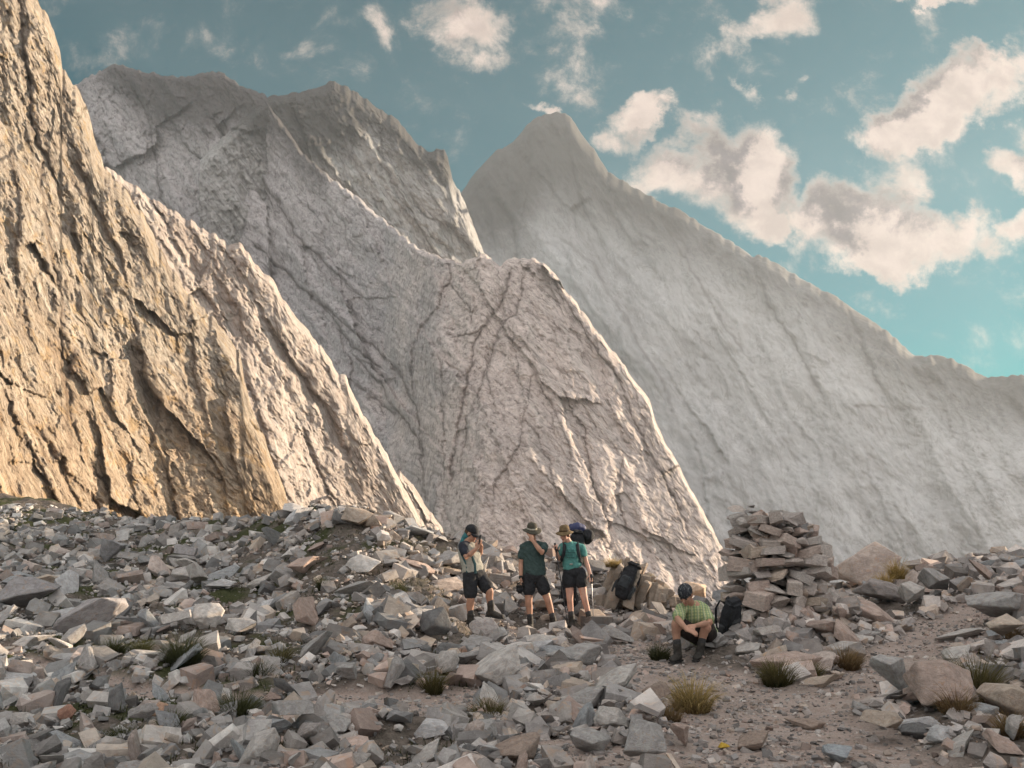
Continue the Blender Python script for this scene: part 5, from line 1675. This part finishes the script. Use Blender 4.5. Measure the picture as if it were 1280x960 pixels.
# ---- packs on the ground
q = Vector(at(775, 750, 15.9)); q.z = float(at(775, 747, 15.9)[2])
backpack('large black backpack leaning against the ribbed outcrop right of the woman', q, Euler((R(24), R(-20), R(150))).to_matrix(), BLACKC, plain('charcoal_pack_cloth', (.035, .04, .045), .85), 1.0)
q = ground_hit(912, 803); q2 = Vector((q.x, q.y + .15, float(gz(q.x, q.y + .15)) + .06))
backpack('black backpack slumped against the left foot of the cairn behind the seated man', q2, Euler((R(-28), R(14), R(-150))).to_matrix(), BLACKC, plain('black_pack_cloth', (.03, .032, .035), .7), .88)
q = ground_hit(712, 771); q2 = Vector((q.x, q.y + .25, float(gz(q.x, q.y + .25)) + .02))
backpack('dark backpack standing on the ground behind the legs of the woman', q2, Euler((R(6), 0, R(170))).to_matrix(), BLACKC, plain('dark_pack_cloth', (.04, .042, .045), .8), .86)

# ------------------------------------------------------------------ grass
def grass_mat(name, root_c, tip_c):
    m, nt, b = new_mat(name, .8, .2)
    a = nt.node('ShaderNodeAttribute', attribute_name='tipness').outputs['Color']
    s = nt.node('ShaderNodeSeparateColor', {0: a})
    c = nt.mix(nt.ramp(s.outputs[0], 0, 1), root_c, tip_c)
    c = nt.mix(nt.m('MULTIPLY', s.outputs[1], .55), c, nt.vm('MULTIPLY', c, (.45, .5, .5)))
    nt.put(b.inputs['Base Color'], c)
    b.inputs['Subsurface Weight'].default_value = 0
    tr = nt.n.new('ShaderNodeBsdfTranslucent'); nt.put(tr.inputs[0], c)
    mx = nt.n.new('ShaderNodeMixShader'); mx.inputs[0].default_value = .35
    out = [n for n in nt.n if n.type == 'OUTPUT_MATERIAL'][0]
    nt.l.new(b.outputs[0], mx.inputs[1]); nt.l.new(tr.outputs[0], mx.inputs[2]); nt.l.new(mx.outputs[0], out.inputs[0])
    return m


G_STRAW = grass_mat('straw_grass', (.20, .14, .07), (.52, .38, .15))
G_BROWN = grass_mat('brown_grass', (.12, .08, .045), (.30, .20, .10))
G_OLIVE = grass_mat('olive_grass', (.055, .05, .02), (.17, .14, .06))
G_GREEN = grass_mat('green_grass', (.030, .034, .016), (.095, .098, .042))
G_GOLD = grass_mat('golden_grass', (.26, .17, .06), (.55, .38, .14))


def blades(rs, n, rad, h, lean=.5, wid=.006, base_xyz=None, spread_h=.55):
    seg = 4
    if base_xyz is None:
        rr = rad * np.sqrt(rs.rand(n)); th = rs.uniform(0, 2 * PI, n)
        bx, by, bz = rr * np.cos(th) * .8, rr * np.sin(th) * .8, np.zeros(n)
    else:
        bx, by, bz = base_xyz; th = rs.uniform(0, 2 * PI, n); rr = rad * rs.rand(n)
    L = h * rs.uniform(1 - spread_h * 1.4, 1.2, n) * (1 - .3 * (rr / max(rad, 1e-6)) ** 2)
    ld = lean * (rr / max(rad, 1e-6) * .9 + rs.uniform(0, .4, n)); la = th + rs.normal(0, .9, n)
    wa = rs.uniform(0, PI, n); w = wid * rs.uniform(.6, 1.3, n)
    V = np.zeros((n, (seg + 1) * 2, 3)); T = np.zeros((n, (seg + 1) * 2, 3))
    tone = rs.rand(n)
    for k in range(seg + 1):
        t = k / seg
        cx = bx + np.cos(la) * L * ld * t ** 1.9; cy = by + np.sin(la) * L * ld * t ** 1.9; cz = bz + L * t * np.sqrt(np.clip(1 - (ld * t) ** 2 * .6, .1, 1))
        ww = w * (1 - t ** 1.5) + .0006
        for j, sg in enumerate((-1, 1)):
            V[:, 2 * k + j, 0] = cx + sg * ww * np.cos(wa); V[:, 2 * k + j, 1] = cy + sg * ww * np.sin(wa); V[:, 2 * k + j, 2] = cz
            T[:, 2 * k + j, 0] = t; T[:, 2 * k + j, 1] = tone
    q = np.array([[2 * k, 2 * k + 1, 2 * k + 3, 2 * k + 2] for k in range(seg)])
    Fq = (q[None] + (np.arange(n) * (seg + 1) * 2)[:, None, None]).reshape(-1, 4)
    me = np_mesh('grass', V.reshape(-1, 3), Fq)
    a = me.color_attributes.new('tipness', 'FLOAT_COLOR', 'POINT')
    a.data.foreach_set('color', np.concatenate([T.reshape(-1, 3), np.ones((n * (seg + 1) * 2, 1))], 1).astype(np.float32).ravel())
    return me


rg2 = np.random.RandomState(77)


def tuft(px, py, wpx, hpx, mat, label, n=600, lean=.5, dist=None, lift=0.0, group=None, wid=.003):
    n = int(n * 1.0); hpx *= .95; lean *= 1.35
    p = ground_hit(px, py) if dist is None else Vector(at(px, py, dist))
    sc = p.y / FPX
    me = blades(rg2, n, wpx * sc / 2 * .8, hpx * sc * 1.1, lean, wid)
    me.materials.append(mat)
    o = bpy.data.objects.new('grass_tuft', me); COL.objects.link(o)
    o.location = (p.x, p.y + wpx * sc * .2, p.z - .02 + lift)
    tag(o, label, 'grass tuft', group)
    return o


tuft(868, 892, 62, 46, G_STRAW, 'straw coloured grass tuft in the foreground beside the upright brown stone', 800, .7)
tuft(838, 902, 40, 24, G_BROWN, 'small dry grass clump at the left foot of the straw coloured tuft', 300, .7)
tuft(976, 858, 52, 32, G_OLIVE, 'olive brown grass hummock left of the round brown one', 1100, .6)
tuft(1012, 850, 50, 24, G_OLIVE, 'low olive grass strip between the two brown hummocks', 800, .6)
tuft(1060, 838, 52, 28, G_BROWN, 'round brown grass hummock at the bend of the path', 1400, .7)
tuft(1124, 724, 26, 26, G_GOLD, 'golden sunlit grass behind the leaning brown boulder', 500, .6, dist=15.2, lift=.02)
tuft(1108, 736, 22, 20, G_GOLD, 'golden grass just below the right end of the leaning brown boulder', 400, .6, dist=14.6, lift=.04)
tuft(1228, 880, 62, 58, G_OLIVE, 'tall olive dry grass between the rose boulder and the sandy boulder', 1100, .5)
tuft(1200, 895, 50, 36, G_BROWN, 'brown grass fringe in front of the tall olive grass', 500, .7)
tuft(1266, 800, 30, 26, G_BROWN, 'thin brown grass behind the sandy grey block at the right edge', 300, .6)
tuft(1268, 925, 40, 34, G_BROWN, 'brown grass in the lower right corner', 500, .6)
tuft(957, 790, 56, 34, G_OLIVE, 'olive green grass under the front of the cairn', 800, .6)
tuft(826, 826, 34, 22, G_GREEN, 'dark green grass left of the boots of the seated man', 600, .6)
tuft(766, 708, 26, 13, G_STRAW, 'golden sunlit grass on top of the ribbed outcrop', 500, .6, dist=16.3, lift=.0)
tuft(814, 724, 14, 8, G_STRAW, 'tiny golden tuft on the back of the ribbed outcrop', 160, .6, dist=16.4)
tuft(612, 898, 60, 26, G_OLIVE, 'sparse olive grass beside the trail in the foreground centre', 420, .8)
tuft(540, 868, 34, 34, G_OLIVE, 'olive grass behind the narrow tilted slab', 450, .6)
tuft(590, 912, 40, 18, G_OLIVE, 'low olive grass just below the sparse olive grass', 260, .8)
tuft(716, 858, 60, 16, G_GREEN, 'dark green strip of grass on the bank left of the path', 500, .8)
tuft(496, 746, 22, 22, G_GREEN, 'green grass cushion in the upper part of the boulder mound', 700, .6)
tuft(402, 738, 18, 18, G_GREEN, 'green grass cushion below the flat rose slab', 500, .6)
tuft(224, 836, 56, 40, G_GREEN, 'wide dark green tuft on the left slope below the broad white slab', 1500, .6)
tuft(292, 905, 54, 38, G_GREEN, 'dark green tuft at the left end of the bare earth patch', 1500, .6)
tuft(348, 834, 30, 28, G_OLIVE, 'olive tuft above the bare earth patch on the left', 500, .6)
tuft(322, 848, 40, 22, G_GREEN, 'green tuft left of the olive tuft above the bare earth', 700, .6)
tuft(56, 748, 18, 16, G_GREEN, 'small green tuft under the light sandy slab at the left edge', 400, .6)
tuft(138, 822, 34, 24, G_GREEN, 'green tuft right of the large tilted slab on the left slope', 800, .6)
tuft(172, 820, 30, 22, G_GREEN, 'green tuft beside the grey slab above the narrow trail', 800, .6)
tuft(90, 846, 34, 16, G_GREEN, 'low green tuft at the upper edge of the narrow trail', 600, .7)
tuft(212, 916, 44, 24, G_GREEN, 'green tuft right of the rust coloured triangular stone', 900, .7)
tuft(150, 936, 64, 26, G_GREEN, 'broad green tuft in the lower left corner', 1200, .7)
tuft(110, 958, 50, 24, G_GREEN, 'green tuft at the bottom edge in the lower left corner', 900, .7)
tuft(355, 940, 30, 18, G_GREEN, 'green tuft under the grey boulder at the lower left', 500, .7)
tuft(1170, 905, 30, 10, G_BROWN, 'faint brown grass under the largest rose boulder', 160, .9)
# ground cover: scattered short green blades on the left slope
n = 60000
x, y = sample_polar(rg2, n, 5, 26, .9)
pt = fbm(x * .8, y * .8, 12.0, 4)
ok = (pt > .06) & (x < -.3) & (path_mask(x, y) < .35)
x, y = x[ok], y[ok]
gm_ = blades(rg2, len(x), .05, .085, .9, .006, (x, y, gz(x, y) - .01))
gm_.materials.append(G_GREEN)
gc = link('ground_cover', gm_)
tag(gc, 'low green plants between the stones on the left slope', kind='stuff')
# ------------------------------------------------------------------ sky, clouds
w = bpy.data.worlds.new('World'); scene.world = w; w.use_nodes = True
nt = NT(w.node_tree)
for n_ in list(nt.n): nt.n.remove(n_)
outw = nt.n.new('ShaderNodeOutputWorld'); bg = nt.n.new('ShaderNodeBackground')
sky = nt.n.new('ShaderNodeTexSky'); sky.sky_type = 'NISHITA'; sky.sun_disc = False
sky.sun_elevation = SUN_EL; sky.sun_rotation = SUN_AZ
sky.altitude = 2200; sky.air_density = 1.0; sky.dust_density = 1.0; sky.ozone_density = 2.0


def cloud_group():
    g = bpy.data.node_groups.new('cloud_density', 'ShaderNodeTree')
    g.interface.new_socket('P', in_out='INPUT', socket_type='NodeSocketVector')
    g.interface.new_socket('D', in_out='OUTPUT', socket_type='NodeSocketFloat')
    n = NT(g)
    gi = n.n.new('NodeGroupInput'); go = n.n.new('NodeGroupOutput')
    P = gi.outputs[0]
    w1 = n.noise(P, 9, 6, .65, 0, out=1)
    w1 = n.vm('MULTIPLY', n.vm('SUBTRACT', w1, (.5, .5, .5)), (.15, .13, 0))
    Q = n.vm('ADD', P, w1)
    blobs = [  # photo px,py, half width, half height, rotation deg, weight
        (1215, 115, 125, 50, -22, 1.0), (1130, 165, 62, 42, -10, 1.0), (1250, 85, 60, 38, 0, 1.0), (1120, 235, 50, 48, 0, .75), (1085, 285, 100, 50, 10, 1.0),
        (1170, 300, 95, 42, 8, 1.0), (1100, 325, 75, 30, 0, 1.0), (1025, 265, 48, 40, 0, .9), (1255, 215, 34, 28, 0, .7), (1262, 290, 26, 30, 0, .8),
        (930, 215, 62, 85, 12, 1.05), (945, 270, 45, 42, 0, 1.0), (850, 215, 80, 42, 22, .72), (895, 165, 45, 40, 0, .7), (805, 140, 48, 28, -35, .85), (770, 178, 42, 22, -10, .6),
        (945, 115, 30, 16, 40, .55), (1000, 300, 50, 22, 60, .35),
        (570, 30, 75, 48, 25, .62), (600, 70, 45, 30, 40, .5), (478, 20, 40, 30, 60, .42), (965, 28, 75, 36, -15, .66), (735, 60, 70, 70, 70, .36),
        (740, 10, 90, 25, 0, .42), (682, 133, 24, 12, 10, .7), (1170, 0, 60, 12, 0, .6), (1010, 110, 22, 12, -30, .4),
        (1400, 200, 120, 70, 0, 1.0), (1480, 60, 120, 60, 0, .9), (1650, 300, 200, 50, 0, .8)]
    tot = None
    for (px, py, a, b_, rdeg, wt) in blobs:
        c = at(px, py, 1.0); c[2] -= 1.6
        d = n.vm('SUBTRACT', Q, (c[0], c[2], 0))
        d = n.mapping(d, (1, 1, 1), (0, 0, R(rdeg)))
        d = n.vm('DIVIDE', d, (a / 1060 * 1.25, b_ / 1060 * 1.25, 1))
        l2 = n.vm('DOT_PRODUCT', d, d, out=1)
        v = n.m('MULTIPLY', n.m('SUBTRACT', 1.0, l2, clamp=True), wt)
        tot = v if tot is None else n.m('SMOOTH_MAX', tot, v, .15)
    det = n.noise(P, 11, 10, .70, .25)
    big = n.noise(P, 3.5, 4, .5)
    dens = n.m('ADD', n.m('MULTIPLY', tot, 1.25), n.m('MULTIPLY', n.m('SUBTRACT', det, .5), 2.6))
    dens = n.m('ADD', dens, n.m('MULTIPLY', n.m('SUBTRACT', big, .5), .35))
    dens = n.m('MULTIPLY', dens, n.ramp(tot, 0.0, .12))
    n.l.new(dens, go.inputs[0])
    return g


cg = cloud_group()
tcw = nt.n.new('ShaderNodeTexCoord').outputs['Generated']
sep = nt.node('ShaderNodeSeparateXYZ', {0: tcw})
yy = nt.m('MAXIMUM', sep.outputs[1], .05)
u = nt.m('DIVIDE', sep.outputs[0], yy); v = nt.m('DIVIDE', sep.outputs[2], yy)
P = nt.node('ShaderNodeCombineXYZ', {0: u, 1: v}).outputs[0]


def dens_at(vec):
    g = nt.n.new('ShaderNodeGroup'); g.node_tree = cg
    nt.put(g.inputs[0], vec)
    return g.outputs[0]


d0 = dens_at(P)
d1 = dens_at(nt.vm('ADD', P, (.035, -.030, 0)))      # towards the sun
front = nt.ramp(sep.outputs[1], .12, .3)
alpha = nt.m('MULTIPLY', nt.m('POWER', nt.ramp(d0, .10, .95), 1.5), front)
thick = nt.ramp(d0, .42, 1.08)
lit = nt.ramp(nt.m('SUBTRACT', d0, d1), -.30, .35)
skyc = nt.mix(1.0, sky.outputs[0], SKY_TINT, 'MULTIPLY')
core = nt.mix(nt.ramp(nt.m('SUBTRACT', d0, d1), -.5, .5), CLOUD_DARK, CLOUD_MID)
puff = nt.noise(nt.vm('ADD', P, (3.1, 1.7, 0)), 26, 6, .6, .3)
ccol = nt.mix(nt.m('MULTIPLY', thick, nt.m('SUBTRACT', 1.12, nt.m('MULTIPLY', lit, .62), clamp=True)), CLOUD_LIT, core)
shade = nt.m('ADD', nt.m('MULTIPLY', nt.ramp(puff, .34, .66), .26), nt.m('ADD', .70, nt.m('MULTIPLY', lit, .14)))
ccol = nt.vm('MULTIPLY', ccol, nt.node('ShaderNodeCombineXYZ', {0: shade, 1: shade, 2: shade}).outputs[0])
c_all = nt.mix(nt.m('MULTIPLY', alpha, .96), skyc, ccol)
# unseen bright cloud sheet added overhead and behind the viewer as fill light
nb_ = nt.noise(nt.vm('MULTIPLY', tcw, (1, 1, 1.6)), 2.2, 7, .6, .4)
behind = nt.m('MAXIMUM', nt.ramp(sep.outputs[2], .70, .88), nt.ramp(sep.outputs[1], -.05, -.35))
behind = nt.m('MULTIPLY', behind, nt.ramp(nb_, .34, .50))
c_all = nt.mix(nt.m('MULTIPLY', behind, .97), c_all, nt.mix(nt.ramp(nb_, .45, .7), BACK_FILL_A, BACK_FILL_B))
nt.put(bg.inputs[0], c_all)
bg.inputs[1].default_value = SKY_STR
nt.l.new(bg.outputs[0], outw.inputs[0])
w.cycles.sampling_method = 'MANUAL'; w.cycles.sample_map_resolution = 256

sl = bpy.data.lights.new('sun', 'SUN'); sl.energy = SUN_STR; sl.angle = R(.5); sl.color = (1.0, .80, .58)
so = bpy.data.objects.new('sun', sl); COL.objects.link(so)
so.rotation_euler = Vector(SUN).to_track_quat('Z', 'Y').to_euler()
so.location = (60, 40, 60)

# ------------------------------------------------------------------ haze
hb = bmesh.new(); bmesh.ops.create_cube(hb, size=1)
HX0, HX1, HY0, HY1, HZ0, HZ1 = HAZE_BOX
bmesh.ops.transform(hb, matrix=Matrix.Translation(((HX0 + HX1) / 2, (HY0 + HY1) / 2, (HZ0 + HZ1) / 2)) @ Matrix.Diagonal((HX1 - HX0, HY1 - HY0, HZ1 - HZ0, 1)), verts=hb.verts)
hmt = bpy.data.materials.new('haze_air'); hmt.use_nodes = True
for n_ in list(hmt.node_tree.nodes):
    if n_.type != 'OUTPUT_MATERIAL': hmt.node_tree.nodes.remove(n_)
pv = hmt.node_tree.nodes.new('ShaderNodeVolumePrincipled')
pv.inputs['Color'].default_value = HAZE_COL
pv.inputs['Density'].default_value = HAZE_D
pv.inputs['Anisotropy'].default_value = .25
for k_ in ('Density Attribute', 'Temperature Attribute', 'Color Attribute'):
    if k_ in pv.inputs: pv.inputs[k_].default_value = ''
hmt.cycles.homogeneous_volume = True
hmt.node_tree.links.new(pv.outputs[0], hmt.node_tree.nodes[0].inputs['Volume'] if hmt.node_tree.nodes[0].type == 'OUTPUT_MATERIAL' else [n for n in hmt.node_tree.nodes if n.type == 'OUTPUT_MATERIAL'][0].inputs['Volume'])
ho = bm_obj('haze', hb, hmt)
tag(ho, kind='stuff', label='pale evening haze filling the valley')

# ------------------------------------------------------------------ view / render
vs = scene.view_settings
scene.display_settings.display_device = 'sRGB'
vs.view_transform = 'Standard'; vs.look = 'None'; vs.gamma = 1; vs.exposure = EXPO
vs.use_curve_mapping = False
cy_ = scene.cycles
cy_.use_denoising = True
cy_.max_bounces = 4; cy_.diffuse_bounces = 2; cy_.glossy_bounces = 1; cy_.transparent_max_bounces = 6; cy_.volume_bounces = 0
cy_.caustics_reflective = False; cy_.caustics_refractive = False
cy_.use_adaptive_sampling = True; cy_.adaptive_threshold = 0.035
